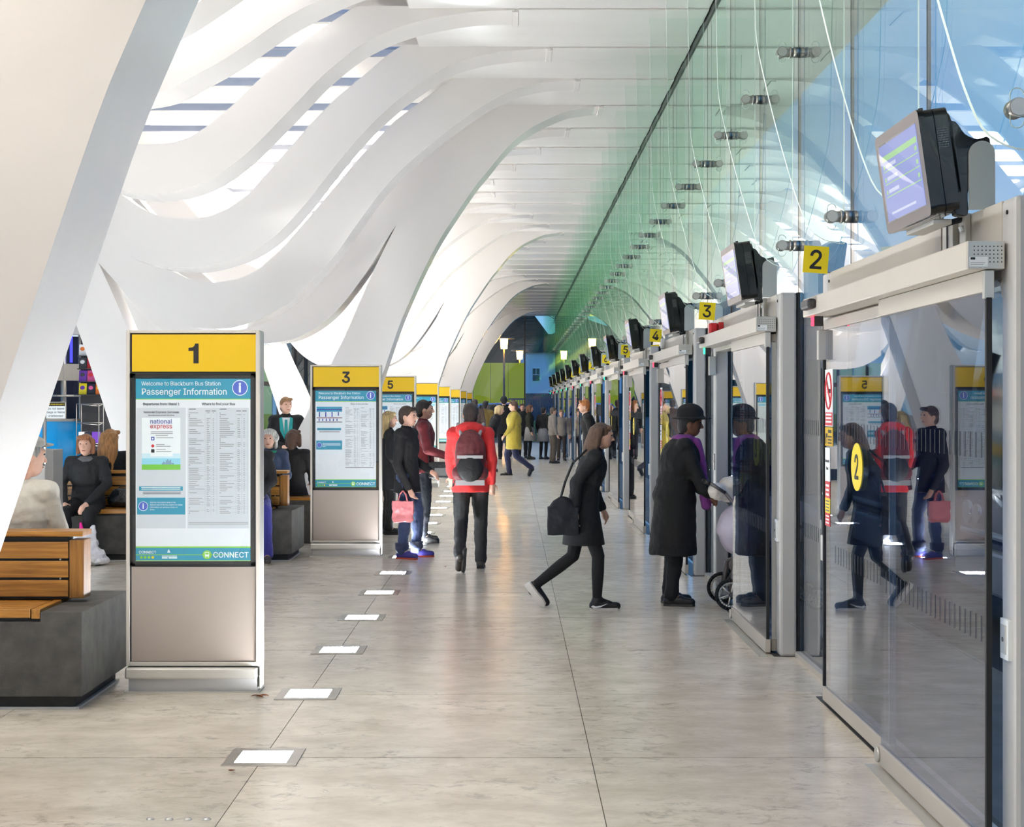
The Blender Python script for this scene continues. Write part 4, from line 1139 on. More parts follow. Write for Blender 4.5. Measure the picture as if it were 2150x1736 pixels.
ring(2.66, 5.2, R - 0.25, R - 0.05, mat('pale_grey_panel', (190, 190, 190), 0.5)).obj('upper_drum', ks)
ring(0.02, 2.66, R - 0.75, R - 0.70, mat('kiosk_dark_wall', (36, 44, 66), 0.3)).obj('inner_wall', ks)
m = MB(); pts = [(*[c * 1.02 for c in arc(A0 + (A1 - A0) * i / 20)], 1.74) for i in range(21)]; m.tube(pts, 0.018, M_STEEL, 8); m.obj('hand_rail', ks)
for i in range(24):
    a = A0 + 0.1 + i * 0.115; x, y = arc(a)
    m = MB(); m.cyl((x * 0.97, y * 0.97, 0), (x * 0.97, y * 0.97, 2.66), 0.045 if i % 2 else 0.025, M_STEEL, 12); m.obj('post', ks)
    if i < 24:
        x, y = arc(a + 0.05)
        m = MB(); m.cyl((x * 0.985, y * 0.985, 2.24), (x * 0.985, y * 0.985, 2.24 + 0.1 * (2 + i % 3)), 0.022, M_NEON if i % 3 == 0 else M_NEON2, 8); m.obj('light_tube', ks)
rnd = random.Random(21)
PAL = [(240, 220, 40), (200, 40, 50), (240, 240, 240), (30, 34, 50), (110, 60, 170), (40, 90, 190), (230, 120, 40), (220, 90, 150), (60, 60, 66), (160, 190, 60)]
shelf = MB(); SX, SY = -6.36 + 7.6, 22.0 - 24.4
for zz in (1.76, 1.95, 2.14, 2.33): shelf.box((SX, SY, zz - 0.012), (SX + 0.5, SY + 0.18, zz), M_DGREY)
shelf.box((SX, SY + 0.18, 0), (SX + 0.5, SY + 0.21, 2.6), M_DGREY); shelf.obj('magazine_rack', ks)
for zi, zz in enumerate((1.76, 1.95, 2.14, 2.33)):
    for j in range(4):
        m = MB(); m.box((0, 0, 0), (0.112, 0.012, 0.165), mat('cover_%d' % ((zi * 4 + j * 3) % 10), PAL[(zi * 4 + j * 3) % 10], 0.4)); m.ell((0.05, -0.001, 0.1), (0.035, 0.004, 0.03), mat('cover_%d' % ((zi * 4 + j * 3 + 4) % 10), PAL[(zi * 4 + j * 3 + 4) % 10], 0.4))
        m.obj('magazine', ks, loc=(SX + 0.01 + 0.122 * j, SY + 0.05, zz), rot=(-0.15, 0, 0))
wr = empty('wire_rack', (-6.06, 21.6, 0)); tag(wr, 'chrome wire display rack in front of the blue kiosk counter', 'rack')
m = MB()
for x in (-0.16, 0.16):
    for y in (-0.12, 0.12): m.cyl((x, y, 0), (x, y, 1.62), 0.008, M_STEEL, 6)
for z in (0.35, 0.7, 1.05, 1.35, 1.62):
    m.tube([(-0.16, -0.12, z), (0.16, -0.12, z - 0.03), (0.16, 0.12, z), (-0.16, 0.12, z), (-0.16, -0.12, z)], 0.006, M_STEEL, 6)
m.obj('wire_frame', wr)
for z in (0.36, 0.71, 1.06):
    m = MB()
    for j in range(3): m.box((-0.14 + 0.095 * j, -0.08, z), (-0.06 + 0.095 * j, 0.08, z + 0.16), mat('cover_%d' % (int(z * 10) + j & 7), PAL[int(z * 10) + j & 7], 0.4))
    m.obj('packets', wr)
sg = empty('security_sign', (-6.43, 21.2, 0)); tag(sg, 'white notice on a pole about unattended bags, left of the blue kiosk', 'sign')
m = MB(); m.box((-0.135, 0, 1.415), (0.135, 0.012, 1.645), M_TEALTXT); pl = m.obj('plate', sg)
m = MB(); m.box((-0.13, -0.003, 1.59), (0.13, 0.0, 1.64), M_INK); m.obj('black_band', pl)
m = MB()
for a in ((-0.14, 1.41, 0.14, 1.418), (-0.14, 1.642, 0.14, 1.65), (-0.14, 1.41, -0.132, 1.65), (0.132, 1.41, 0.14, 1.65)): m.box((a[0], -0.006, a[1]), (a[2], 0.014, a[3]), M_CREAM)
m.obj('frame', sg)
text('FOR YOUR SECURITY', 0.024, M_YEL2, pl, (0, -0.0045, 1.615), bold=0.01)
for i, t in enumerate(('Do not leave', 'bags or items', 'unattended')): text(t, 0.041, M_INK, pl, (0, -0.002, 1.555 - 0.05 * i), bold=0.004)
m = MB(); m.cyl((-0.17, 0.03, 0), (-0.17, 0.03, 2.3), 0.03, M_STEEL, 12); m.box((-0.17, 0.012, 1.5), (0.0, 0.03, 1.56), M_STEEL); m.cyl((-0.17, 0.03, 0), (-0.17, 0.03, 0.02), 0.14, M_STEEL, 20); m.obj('pole', sg)
bn = empty('litter_bin', (-3.70, 11.35, 0)); tag(bn, 'pale metal litter bin with a hooded opening behind the man in the beige jacket', 'bin')
m = MB(); m.box((-0.28, 0.0, 0.03), (0.185, 0.20, 1.155), mat('bin_pale_metal', (206, 204, 200), 0.35, metal=0.3)); m.obj('body', bn, bevel=0.01)
for x in (-0.34, 0.185):
    m = MB(); m.box((x, -0.02, 0.0), (x + 0.06, 0.22, 1.275), M_STEEL); m.cyl((x - 0.003 if x > 0 else x + 0.063, 0.02, 1.13), (x, 0.02, 1.13), 0.012, M_ALU, 10); m.obj('side_panel', bn, bevel=0.012)
m = MB(); m.prism([(-0.02, 1.262), (0.22, 1.262), (0.22, 1.275), (-0.02, 1.285)], 'x', -0.29, 0.19, M_ALU); m.prism([(0.03, 1.262), (0.19, 1.262), (0.16, 1.20), (0.11, 1.165), (0.06, 1.20)], 'x', -0.05, -0.03, M_STEEL); m.obj('hood', bn)
m = MB(); m.box((-0.26, 0.02, 1.155), (0.17, 0.18, 1.158), M_BLACK); m.obj('opening', bn)

# ================================================================== BAGS AND PRAM
def blob(name, build, parent=None, voxel=0.012, smooth=6, loc=None, rot=None, disp=0, dscale=0.1):
    mb = MB(); build(mb)
    o = mb.obj(name, parent, loc=loc, rot=rot)
    r = o.modifiers.new('remesh', 'REMESH'); r.mode = 'VOXEL'; r.voxel_size = voxel; r.use_smooth_shade = True
    s = o.modifiers.new('smooth', 'SMOOTH'); s.iterations = smooth; s.factor = 0.5
    if disp:
        tx_ = bpy.data.textures.new(name + '_folds', 'CLOUDS'); tx_.noise_scale = dscale
        d = o.modifiers.new('folds', 'DISPLACE'); d.texture = tx_; d.strength = disp; d.mid_level = 0.5
    return o
M_BAGBLK = mat('black_leather', (18, 18, 20), 0.32, bump=0.3, bscale=60)
hb = empty('handbag', (-4.06, 15.70, 0.54)); tag(hb, 'black leather handbag on the oak bench seat beside the seated woman in dark clothes', 'bag')
def hbb(m): m.cap((-0.09, 0, 0.075), (0.09, 0, 0.075), 0.075, 0.075, M_BAGBLK); m.cap((-0.07, 0, 0.15), (0.06, 0, 0.16), 0.05, 0.05, M_BAGBLK); m.ell((0.0, 0, 0.1), (0.12, 0.075, 0.1), M_BAGBLK)
blob('body', hbb, hb, 0.01, 4, disp=0.02, dscale=0.05)
m = MB(); m.tube([(-0.10, -0.03, 0.12), (-0.17, -0.05, 0.10), (-0.21, -0.06, 0.03), (-0.24, -0.05, 0.005)], 0.008, M_BAGBLK, 6); m.tube([(-0.05, 0, 0.19), (-0.02, 0, 0.225), (0.03, 0, 0.225), (0.06, 0, 0.19)], 0.007, M_BAGBLK, 6); m.obj('strap', hb)
m = MB(); m.ell((0.06, -0.085, 0.12), (0.008, 0.005, 0.008), M_ALU); m.obj('clasp', hb)
M_POLY = mat('white_polythene', (238, 236, 238), 0.3, bump=0.5, bscale=30)
cb = empty('carrier_bag', (-4.28, 15.08, 0)); tag(cb, 'crumpled white plastic carrier bag on the floor at the seated woman\'s feet', 'bag')
def cbb(m):
    m.ell((0, 0, 0.10), (0.21, 0.14, 0.11), M_POLY); m.ell((-0.02, 0, 0.22), (0.16, 0.11, 0.12), M_POLY); m.cap((-0.13, 0, 0.26), (-0.20, 0, 0.37), 0.06, 0.03, M_POLY); m.cap((0.05, 0, 0.28), (0.08, 0, 0.38), 0.06, 0.025, M_POLY); m.ell((0.14, 0, 0.05), (0.1, 0.1, 0.05), M_POLY)
blob('body', cbb, cb, 0.012, 2, disp=0.05, dscale=0.07)
m = MB(); m.cap((-0.03, 0.02, 0.28), (-0.05, 0.02, 0.42), 0.035, 0.012, mat('pink_wrapper', (240, 20, 150), 0.4)); m.obj('pink_parcel', cb)

pr = empty('pram', (1.98, 12.02, 0)); tag(pr, 'pram with white covers being pushed through the open door of stand 3', 'pram')
M_FRAME = mat('pram_frame_grey', (96, 92, 92), 0.4, metal=0.4); M_COVER = mat('pram_white_cover', (196, 188, 204), 0.8, noise=0.08, scale=6, bump=0.4, bscale=14)
for x, y in ((-0.26, -0.24), (-0.26, 0.24), (0.42, -0.20), (0.42, 0.20)):
    m = MB(); R_ = 0.125 if x < 0 else 0.09
    ringp = [(x + R_ * 0.9 * math.cos(2 * PI * q / 28), y, R_ + R_ * 0.9 * math.sin(2 * PI * q / 28)) for q in range(29)]
    m.tube(ringp, R_ * 0.12, M_TYRE, 8)
    ringp = [(x + R_ * 0.74 * math.cos(2 * PI * q / 28), y, R_ + R_ * 0.74 * math.sin(2 * PI * q / 28)) for q in range(29)]
    m.tube(ringp, R_ * 0.07, M_ALU, 6); m.cyl((x, y - 0.025, R_), (x, y + 0.025, R_), R_ * 0.16, M_FRAME, 12)
    for q in range(6): m.cyl((x, y, R_), (x + R_ * 0.74 * math.cos(q * PI / 3 + 0.3), y, R_ + R_ * 0.74 * math.sin(q * PI / 3 + 0.3)), R_ * 0.06, M_ALU, 6)
    m.obj('wheel', pr)
m = MB()
for y in (-0.22, 0.22):
    m.tube([(-0.26, y, 0.13), (0.0, y, 0.50), (0.30, y, 0.66)], 0.014, M_FRAME); m.tube([(0.42, y * 0.9, 0.10), (0.05, y, 0.48), (-0.30, y, 0.92), (-0.42, y, 1.00)], 0.014, M_FRAME); m.tube([(-0.26, y, 0.13), (-0.22, y, 0.34), (-0.10, y, 0.38)], 0.022, M_FRAME)
m.tube([(-0.26, -0.24, 0.125), (-0.26, 0.24, 0.125)], 0.01, M_FRAME); m.obj('chassis', pr)
m = MB(); m.tube([(-0.42, -0.22, 1.00), (-0.46, -0.2, 1.01), (-0.46, 0.2, 1.01), (-0.42, 0.22, 1.00)], 0.02, M_BLACK, 8); m.obj('handle', pr)
blob('seat_body', lambda q: (q.ell((0.10, 0, 0.68), (0.42, 0.22, 0.20), M_COVER), q.ell((-0.12, 0, 0.62), (0.22, 0.22, 0.22), M_COVER)), pr, 0.016, 4, disp=0.03, dscale=0.12)
blob('rolled_blanket', lambda q: (q.cap((-0.36, -0.12, 0.93), (0.0, 0.12, 0.86), 0.07, 0.075, mat('cream_blanket', (226, 218, 208), 0.9, bump=0.4, bscale=20)), q.ell((-0.22, 0, 0.98), (0.1, 0.14, 0.06), M_COVER)), pr, 0.012, 3, disp=0.03, dscale=0.06)
blob('under_basket', lambda q: q.ell((0.05, 0, 0.33), (0.30, 0.2, 0.12), mat('grey_mesh_cloth', (88, 84, 82), 0.9)), pr, 0.016, 3)
m = MB(); m.ell((-0.18, -0.24, 0.50), (0.03, 0.02, 0.06), mat('red_toy', (200, 30, 40), 0.4)); m.obj('red_tag', pr)
# ================================================================== PEOPLE
SKIN = mat('skin_fair', (216, 170, 146), 0.55, noise=0.06, scale=14); SKIN2 = mat('skin_brown', (120, 82, 62), 0.55)
M_EYE = mat('eye_dark', (28, 22, 20), 0.2); M_LIP = mat('lip', (176, 104, 96), 0.5)
def cloth(name, rgb, rough=0.85):
    if max(rgb) < 62: rgb = tuple(int(v * 0.68) for v in rgb)
    return mat('cloth_' + name, rgb, rough, noise=0.16, scale=7, bump=0.35, bscale=22, sheen=0.0 if max(rgb) < 62 else 0.12)
def hairm(name, rgb): return mat('hair_' + name, rgb, 0.45, noise=0.45, scale=22, bump=0.6, bscale=50, stretch=(3, 3, 0.35))
STAND = dict(pel=(0, 0, .95), waist=(0, 0, 1.10), chest=(0, 0, 1.27), neck=(0, .01, 1.45), head=(0, -.015, 1.60),
             sR=(-.175, .01, 1.395), sL=(.175, .01, 1.395), eR=(-.235, .03, 1.12), eL=(.235, .03, 1.12), wR=(-.245, -.05, .88), wL=(.245, -.05, .88),
             hR=(-.09, 0, .91), hL=(.09, 0, .91), kR=(-.10, -.02, .50), kL=(.10, -.02, .50), aR=(-.10, .02, .085), aL=(.10, .02, .085), tR=(-.13, -.15, .03), tL=(.13, -.15, .03))
SIT = dict(STAND, pel=(0, 0, .66), waist=(0, .0, .80), chest=(0, -.01, .98), neck=(0, 0, 1.155), head=(0, -.03, 1.305),
           sR=(-.175, 0, 1.10), sL=(.175, 0, 1.10), eR=(-.24, -.06, .85), eL=(.24, -.06, .85), wR=(-.16, -.30, .72), wL=(.16, -.30, .72),
           hR=(-.09, -.02, .63), hL=(.09, -.02, .63), kR=(-.13, -.44, .56), kL=(.13, -.44, .56), aR=(-.14, -.42, .085), aL=(.14, -.42, .085), tR=(-.17, -.59, .03), tL=(.17, -.59, .03))
WALK = dict(STAND, hR=(-.09, 0, .90), kR=(-.10, -.16, .50), aR=(-.10, -.10, .085), tR=(-.11, -.28, .03), kL=(.10, .04, .48), aL=(.10, .40, .20), tL=(.11, .34, .05), eR=(-.22, .12, 1.13), wR=(-.22, .06, .90), eL=(.22, -.06, 1.13), wL=(.21, -.20, .95))

def person(label, loc, heading, h=1.72, pose=STAND, ov=None, lean=0.0, headturn=0.0, skin=SKIN, hair=('short', (60, 44, 34)), top=None, bottom=None, shoes=(24, 24, 26), sole=(60, 58, 56), face=True, vox=0.009, group=None, stout=1.0):
    """top: (name, rgb, hem_z, hem_rx) jacket with sleeves; bottom: (kind, name, rgb)"""
    s = h / 1.75
    P = dict(pose)
    if ov: P.update(ov)
    P = {k_: Vector(v) for k_, v in P.items()}
    if lean:                                       # bend the upper body forward about the hips
        piv = Vector((0, 0, P['pel'].z)); Rm = Matrix.Rotation(lean, 4, 'X')
        for k_ in ('waist', 'chest', 'neck', 'head', 'sR', 'sL', 'eR', 'eL', 'wR', 'wL'):
            if ov and k_ in ov: continue
            P[k_] = piv + Rm @ (P[k_] - piv)
    P = {k_: v * s for k_, v in P.items()}
    root = empty('person', loc, heading); tag(root, label, 'person', group)
    up = (P['neck'] - P['pel']).normalized()
    tilt = Vector((0, 0, 1)).rotation_difference(up).to_matrix()
    w = stout
    def torso(mb, e_, mt):
        mb.ell(P['pel'], ((.150 * w) * s + e_, (.108 * w) * s + e_, .13 * s + e_), mt, tilt)
        mb.ell(P['waist'], ((.135 * w) * s + e_, (.100 * w) * s + e_, .15 * s + e_), mt, tilt)
        mb.ell(P['chest'], ((.160 * w) * s + e_, (.115 * w) * s + e_, .19 * s + e_), mt, tilt)
        for q in ('sR', 'sL'): mb.cap(P['chest'] + up * .10 * s, P[q], .075 * s + e_, .055 * s + e_, mt)
    def arms(mb, e_, mt, cut=1.0):
        for q in 'RL':
            mb.cap(P['s' + q], P['e' + q], .050 * s + e_, .040 * s + e_, mt)
            mb.cap(P['e' + q], P['e' + q].lerp(P['w' + q], cut), .040 * s + e_, .029 * s + e_ * 0.8, mt)
    def legs(mb, e_, mt, cut=1.0):
        for q in 'RL':
            mb.cap(P['h' + q], P['k' + q], .082 * w * s + e_, .056 * s + e_, mt)
            mb.cap(P['k' + q], P['k' + q].lerp(P['a' + q], 0.35), .054 * s + e_, .055 * s + e_, mt)
            mb.cap(P['k' + q].lerp(P['a' + q], 0.35), P['k' + q].lerp(P['a' + q], cut), .055 * s + e_, .038 * s + e_, mt)
    hd = P['head']; Hm = Matrix.Rotation(headturn, 3, 'Z') @ tilt.lerp(Matrix.Identity(3), 0.6)
    def hp(x, y, z): return hd + Hm @ (Vector((x, y, z)) * s)
    def body(mb):
        torso(mb, 0, skin); arms(mb, 0, skin); legs(mb, 0, skin)
        mb.cap(P['neck'] - up * .06 * s, hp(0, .02, -.05), .056 * s, .050 * s, skin)
        mb.ell(hd, (.074 * s, .094 * s, .106 * s), skin, Hm, 18, 12)
        mb.ell(hp(0, -.022, -.062), (.056 * s, .066 * s, .056 * s), skin, Hm)
        mb.cap(hp(0, -.088, .012), hp(0, -.108, -.026), .010 * s, .015 * s, skin, 8, 3)
        mb.ell(hp(0, -.088, .032), (.05 * s, .012 * s, .012 * s), skin, Hm)
        for x in (-1, 1): mb.ell(hp(x * .076, .012, -.012), (.012 * s, .022 * s, .032 * s), skin, Hm)
        for q, sg in (('R', -1), ('L', 1)):
            W_ = P['w' + q]; d = (W_ - P['e' + q]).normalized()
            side = Vector((-sg, 0, 0)); side = (side - d * side.dot(d)).normalized(); n = d.cross(side)
            if n.z > 0 and abs(d.z) < 0.6: n = -n
            acr = d.cross(n).normalized()
            pc = W_ + d * .05 * s
            mb.cap(W_, W_ + d * .085 * s, .027 * s, .034 * s, skin, 8, 3)
            for f in range(4):
                L = (.072, .082, .076, .060)[f] * s
                b0_ = pc + d * .035 * s + acr * (.026 - .0175 * f) * s
                b1 = b0_ + (d * 0.9 + n * 0.25).normalized() * L * .55
                b2 = b1 + (d * 0.6 + n * 0.8).normalized() * L * .5
                mb.cap(b0_, b1, .0095 * s, .009 * s, skin, 6, 2); mb.cap(b1, b2, .009 * s, .0075 * s, skin, 6, 2)
            t0 = W_ + d * .025 * s + acr * .028 * s
            t1 = t0 + (d * 0.7 + acr * 0.7).normalized() * .038 * s
            mb.cap(t0, t1, .012 * s, .010 * s, skin, 6, 2); mb.cap(t1, t1 + (d + n * 0.4).normalized() * .03 * s, .010 * s, .008 * s, skin, 6, 2)
            mb.cap(P['a' + q], P['t' + q], .038 * s, .026 * s, skin)
    blob('body', body, root, vox, 3)
    if face:
        m = MB()
        for x in (-1, 1): m.ell(hp(x * .031, -.083, .014), (.0115 * s, .008 * s, .0065 * s), M_EYE, Hm, 10, 6)
        m.obj('eyes', root)
        m = MB(); m.ell(hp(0, -.084, -.062), (.023 * s, .009 * s, .0065 * s), M_LIP, Hm, 12, 6); m.obj('mouth', root)
    # hair
    kind, rgb = hair; hm = hairm('%d_%d_%d' % rgb, rgb)
    def hairb(mb):
        mb.ell(hp(0, .020, .026), (.085 * s, .096 * s, .098 * s), hm, Hm, 16, 10)
        if kind == 'short':
            mb.ell(hp(0, .055, -.03), (.074 * s, .058 * s, .075 * s), hm, Hm)
            mb.cap(hp(-.05, -.065, .085), hp(.05, -.065, .085), .024 * s, .024 * s, hm)
        elif kind == 'bob':
            for x in (-1, 1):
                mb.cap(hp(x * .075, .01, .04), hp(x * .082, .005, -.085), .034 * s, .028 * s, hm)
            mb.cap(hp(0, .07, .02), hp(0, .075, -.09), .075 * s, .06 * s, hm); mb.cap(hp(-.05, -.07, .085), hp(.05, -.07, .085), .026 * s, .026 * s, hm)
        elif kind == 'long':
            for i, a in enumerate([-1.5, -1.15, -.8, -.5, -.25, 0, .25, .5, .8, 1.15, 1.5]):
                x, y = math.sin(a) * .082, .022 + math.cos(a) * .070
                L = .30 + .06 * math.sin(i * 2.3)
                mb.cap(hp(x, y, .05), hp(x * 1.22, y * 1.15 + .025, -.12), .032 * s, .036 * s, hm, 8, 3)
                mb.cap(hp(x * 1.22, y * 1.15 + .025, -.12), hp(x * 1.35, y * 1.1 + .055, -L), .036 * s, .016 * s, hm, 8, 3)
            mb.cap(hp(-.055, -.06, .08), hp(.055, -.06, .08), .026 * s, .026 * s, hm)
        elif kind == 'curly':
            rn = random.Random(4)
            for i in range(46):
                a, b_ = rn.uniform(0, 2 * PI), rn.uniform(-0.35, 1.4)
                x, y, z = math.cos(a) * math.cos(b_) * .105, math.sin(a) * math.cos(b_) * .105 + .025, math.sin(b_) * .105 + .012
                if y < -.045 and z < .065: continue
                mb.ell(hp(x, y, z), (.026 * s, .026 * s, .026 * s), hm, None, 8, 6)
            for x in (-1, 1):
                for z in (-.02, -.06, -.095): mb.ell(hp(x * .09, .01, z), (.026 * s, .03 * s, .03 * s), hm, None, 8, 6)
            for x in (-.06, 0, .06): mb.ell(hp(x, .09, -.07), (.035 * s, .03 * s, .05 * s), hm, None, 8, 6)
        elif kind == 'beanie':
            mb.ell(hp(0, .015, .055), (.092 * s, .105 * s, .10 * s), hm, Hm); mb.cap(hp(-.06, .0, .03), hp(.06, .0, .03), .05 * s, .05 * s, hm); mb.ell(hp(0, .06, -.02), (.078 * s, .055 * s, .06 * s), hm, Hm)
        elif kind == 'hood':
            mb.ell(hp(0, .03, .01), (.108 * s, .115 * s, .125 * s), hm, Hm); mb.cap(hp(0, .07, -.05), hp(0, .06, -.14), .09 * s, .12 * s, hm)
    blob({'beanie': 'beanie_hat', 'hood': 'hood'}.get(kind, 'hair'), hairb, root, max(vox, 0.008), 2, disp=0.006 if kind in ('long', 'curly', 'bob') else 0, dscale=0.03)
    # clothes
    if bottom:
        kd, nm, rgb = bottom; cm = cloth(nm, rgb)
        if kd == 'trousers':
            def tb(mb):
                mb.ell(P['pel'] - Vector((0, 0, .01)) * s, (.148 * w * s, .106 * w * s, .12 * s), cm, None); legs(mb, .017 * s, cm, 0.93)
                for q in 'RL': mb.cap(P['k' + q].lerp(P['a' + q], .5), P['k' + q].lerp(P['a' + q], .98), .062 * s, .064 * s, cm)
            blob('trousers', tb, root, vox * 1.3, 3, disp=0.018, dscale=0.07)
        else:
            M_TI = cloth('black_tights', (16, 16, 18))
            blob('tights', lambda mb: (legs(mb, .004 * s, M_TI, 1.0), [mb.cap(P['a' + q], P['t' + q], .042 * s, .030 * s, M_TI) for q in 'RL']), root, vox, 2)
            z0, z1 = P['pel'].z + .10 * s, P['pel'].z - .36 * s
            m = MB(); m.loft([((0, 0, z0), .15 * s, .115 * s), ((0, 0, P['pel'].z), .19 * s, .145 * s), ((0, -.01, z1), .235 * s, .195 * s), ((0, -.01, z1 + .004), .225 * s, .185 * s), ((0, 0, P['pel'].z), .17 * s, .13 * s)], cm, 28, False); m.obj('skirt', root)
    if top:
        nm, rgb, hz, hr = top; cm = cloth(nm, rgb)
        def jb(mb):
            torso(mb, .024 * s, cm); arms(mb, .018 * s, cm, 0.96)
            mb.cap(P['neck'] - up * .035 * s, P['neck'] - up * .005 * s, .078 * s, .072 * s, cm)
            if hz is not None:
                c0 = P['waist']; zz = hz * s
                n_ = 7; R_ = []
                for i in range(n_ + 1):
                    t = i / n_
                    c = (c0.x * (1 - t) + P['pel'].x * t, (c0.y * (1 - t) + P['pel'].y * t), c0.z + (zz - c0.z) * t)
                    R_.append((c, (.155 * w * (1 - t) + hr * t) * s, (.122 * w * (1 - t) + hr * .78 * t) * s))
                mb.loft(R_, cm, 24)
        blob('coat' if (hz is not None and hz < .75 and pose is not SIT) else 'jacket', jb, root, vox * 1.3, 3, disp=0.02, dscale=0.09)
    sm = mat('shoe_%d_%d_%d' % shoes, shoes, 0.5); so = mat('sole_%d_%d_%d' % sole, sole, 0.6)
    for q in 'RL':
        a, t = P['a' + q], P['t' + q]
        dz = min(a.z - .085 * s, 0.5); fl_ = Vector((t.x - a.x, t.y - a.y, 0)).normalized(); th = math.atan2(fl_.y, fl_.x)
        def sh(mb):
            if a.z > .12 * s:
                dn = (t - a).normalized(); mb.cap(a, t, .052 * s, .040 * s, sm); mb.cap(a, a + (t - a) * .15 - Vector((dn.z * -dn.x, dn.z * -dn.y, 1)) * 0 + dn.cross(Vector((fl_.y, -fl_.x, 0))).normalized() * .035 * s, .046 * s, .042 * s, sm); return
            mb.cap(a + Vector((0, 0, .01)), a - fl_ * .02 * s + Vector((0, 0, -.045)) * s, .048 * s, .046 * s, sm)
            mb.cap(a - fl_ * .03 * s + Vector((0, 0, -.045)) * s, a + fl_ * .08 * s + Vector((0, 0, -.03)) * s, .044 * s, .042 * s, sm)
            mb.cap(a + fl_ * .06 * s + Vector((0, 0, -.045)) * s, t + Vector((0, 0, .006)), .044 * s, .036 * s, sm)
        so_ = blob('shoe', sh, root, vox, 2)
        m = MB(); c = (a + t) / 2; zb = min(a.z - .085 * s, t.z - .03 * s) if a.z < .12 * s else t.z - .03 * s
        Tm = Matrix.Translation((a.x, a.y, a.z - .085 * s)) @ Matrix.Rotation(th, 4, 'Z')
        if a.z > .12 * s: Tm = Matrix.Translation(a) @ (Vector((1, 0, 0)).rotation_difference((t - a).normalized()).to_matrix().to_4x4()) @ Matrix.Translation((0, 0, -.06 * s))
        out = [(-.066, -.030), (-.055, -.038), (.05, -.035), (.13, -.041), (.185, -.030), (.206, 0), (.185, .030), (.13, .040), (.05, .035), (-.055, .038), (-.066, .030)]
        i0 = len(m.v); m.prism([(x * s, y * s) for x, y in out], 'z', 0.0, .020 * s, so); m.v = [tuple(Tm @ Vector(v)) for v in m.v]
        m.obj('sole', so_)
    return root, P, s, hp
H = math.pi
# --- on the benches
pp = person('person in a beige jacket and flat cap sitting on the near bench, seen from behind', (-2.87, 8.70, 0), H, 1.76, SIT, ov=dict(head=(-.06, -.03, 1.305)), headturn=-0.8, hair=('short', (170, 166, 160)), top=('beige_jacket', (208, 202, 188), .56, .21), bottom=('trousers', 'grey_trousers', (90, 88, 84)), stout=1.08)
def capb(mb):
    hp = pp[3]; c = mat('flat_cap', (150, 148, 142), 0.85)
    mb.ell(hp(0, 0, .085), (.098, .112, .042), c); mb.ell(hp(0, -.10, .068), (.062, .05, .012), c)
blob('flat_cap', capb, pp[0], 0.008, 2)
m = MB(); hp = pp[3]; m.loft([((0, pp[1]['neck'].y, pp[1]['neck'].z - .055), .105, .10), ((0, pp[1]['neck'].y, pp[1]['neck'].z + .02), .078, .08), ((0, pp[1]['neck'].y, pp[1]['neck'].z + .02), .070, .072), ((0, pp[1]['neck'].y, pp[1]['neck'].z - .06), .095, .09)], cloth('beige_jacket', (208, 202, 188)), 24, False); m.obj('collar', pp[0])
pp = person('person with ginger bob and dark clothes seated on the second bench facing us', (-4.40, 15.62, 0), 0, 1.62, SIT, ov=dict(wR=(-.16, -.36, .66), wL=(.10, -.40, .66), eR=(-.27, -.10, .86), eL=(.25, -.12, .86)), lean=0.12, hair=('bob', (150, 96, 58)), top=('charcoal_top', (40, 40, 43), .60, .20), bottom=('trousers', 'black_trousers', (26, 26, 28)), stout=1.15)
m = MB(); c = pp[1]['neck']; m.loft([((c.x, c.y, c.z - .05), .115, .105), ((c.x, c.y - .01, c.z - .01), .10, .095), ((c.x, c.y, c.z + .015), .075, .075)], cloth('grey_scarf', (96, 96, 98)), 22, False); m.obj('scarf', pp[0])
person('person with long ginger hair seated back to us beyond the second bench', (-4.33, 16.22, 0), H, 1.66, SIT, headturn=-0.4, hair=('long', (176, 124, 70)), top=('black_coat', (20, 20, 23), .56, .20), bottom=('trousers', 'navy_trousers', (30, 34, 54)))
person('person in a black coat and blue trousers seated half hidden by the first totem', (-2.71, 15.62, 0), 0, 1.70, SIT, ov=dict(kL=(.22, -.42, .56), aL=(.24, -.40, .085), tL=(.27, -.56, .03)), hair=('short', (90, 80, 74)), top=('black_wool_coat', (24, 23, 25), .50, .24), bottom=('trousers', 'royal_blue_trousers', (42, 44, 128)), shoes=(60, 54, 50), sole=(150, 140, 124), stout=1.34)
# short bench behind, nearly hidden, for the two who sit beyond
sb = empty('side_bench', (-2.95, 17.45, 0)); tag(sb, 'short low stone seat hidden behind the seated passengers', 'bench')
m = MB(); m.box((-0.62, 0.0, 0.0), (0.72, 0.48, 0.5), M_CONC); m.obj('stone_block', sb, bevel=0.01)
m = MB(); m.box((-0.62, 0.0, 0.5), (0.72, 0.48, 0.535), M_WOOD); m.obj('seat_plank', sb, bevel=0.004)
pp = person('person with curly white hair and a blue coat seated facing us', (-2.83, 17.55, 0), 0, 1.62, SIT, hair=('curly', (226, 222, 212)), top=('blue_coat', (50, 64, 92), .56, .22), bottom=('trousers', 'grey_slacks', (80, 80, 84)), stout=1.1)
m = MB(); c = pp[1]['neck']; m.loft([((c.x, c.y, c.z - .06), .13, .11), ((c.x, c.y, c.z + .01), .105, .10), ((c.x, c.y, c.z + .005), .09, .085)], cloth('green_collar', (24, 150, 112)), 22, False); m.obj('collar', pp[0])
person('person with brown hair seen from behind, seated beside the white-haired person', (-2.60, 17.86, 0), H * 0.94, 1.62, SIT, ov=dict(kR=(-.11, -.1, .56), kL=(.11, -.1, .56), aR=(-.11, -.06, .085), aL=(.11, -.06, .085), tR=(-.12, -.2, .03), tL=(.12, -.2, .03)), hair=('bob', (84, 56, 38)), top=('brown_black_coat', (34, 30, 30), .56, .2), bottom=('trousers', 'dark_slacks', (40, 38, 40)))
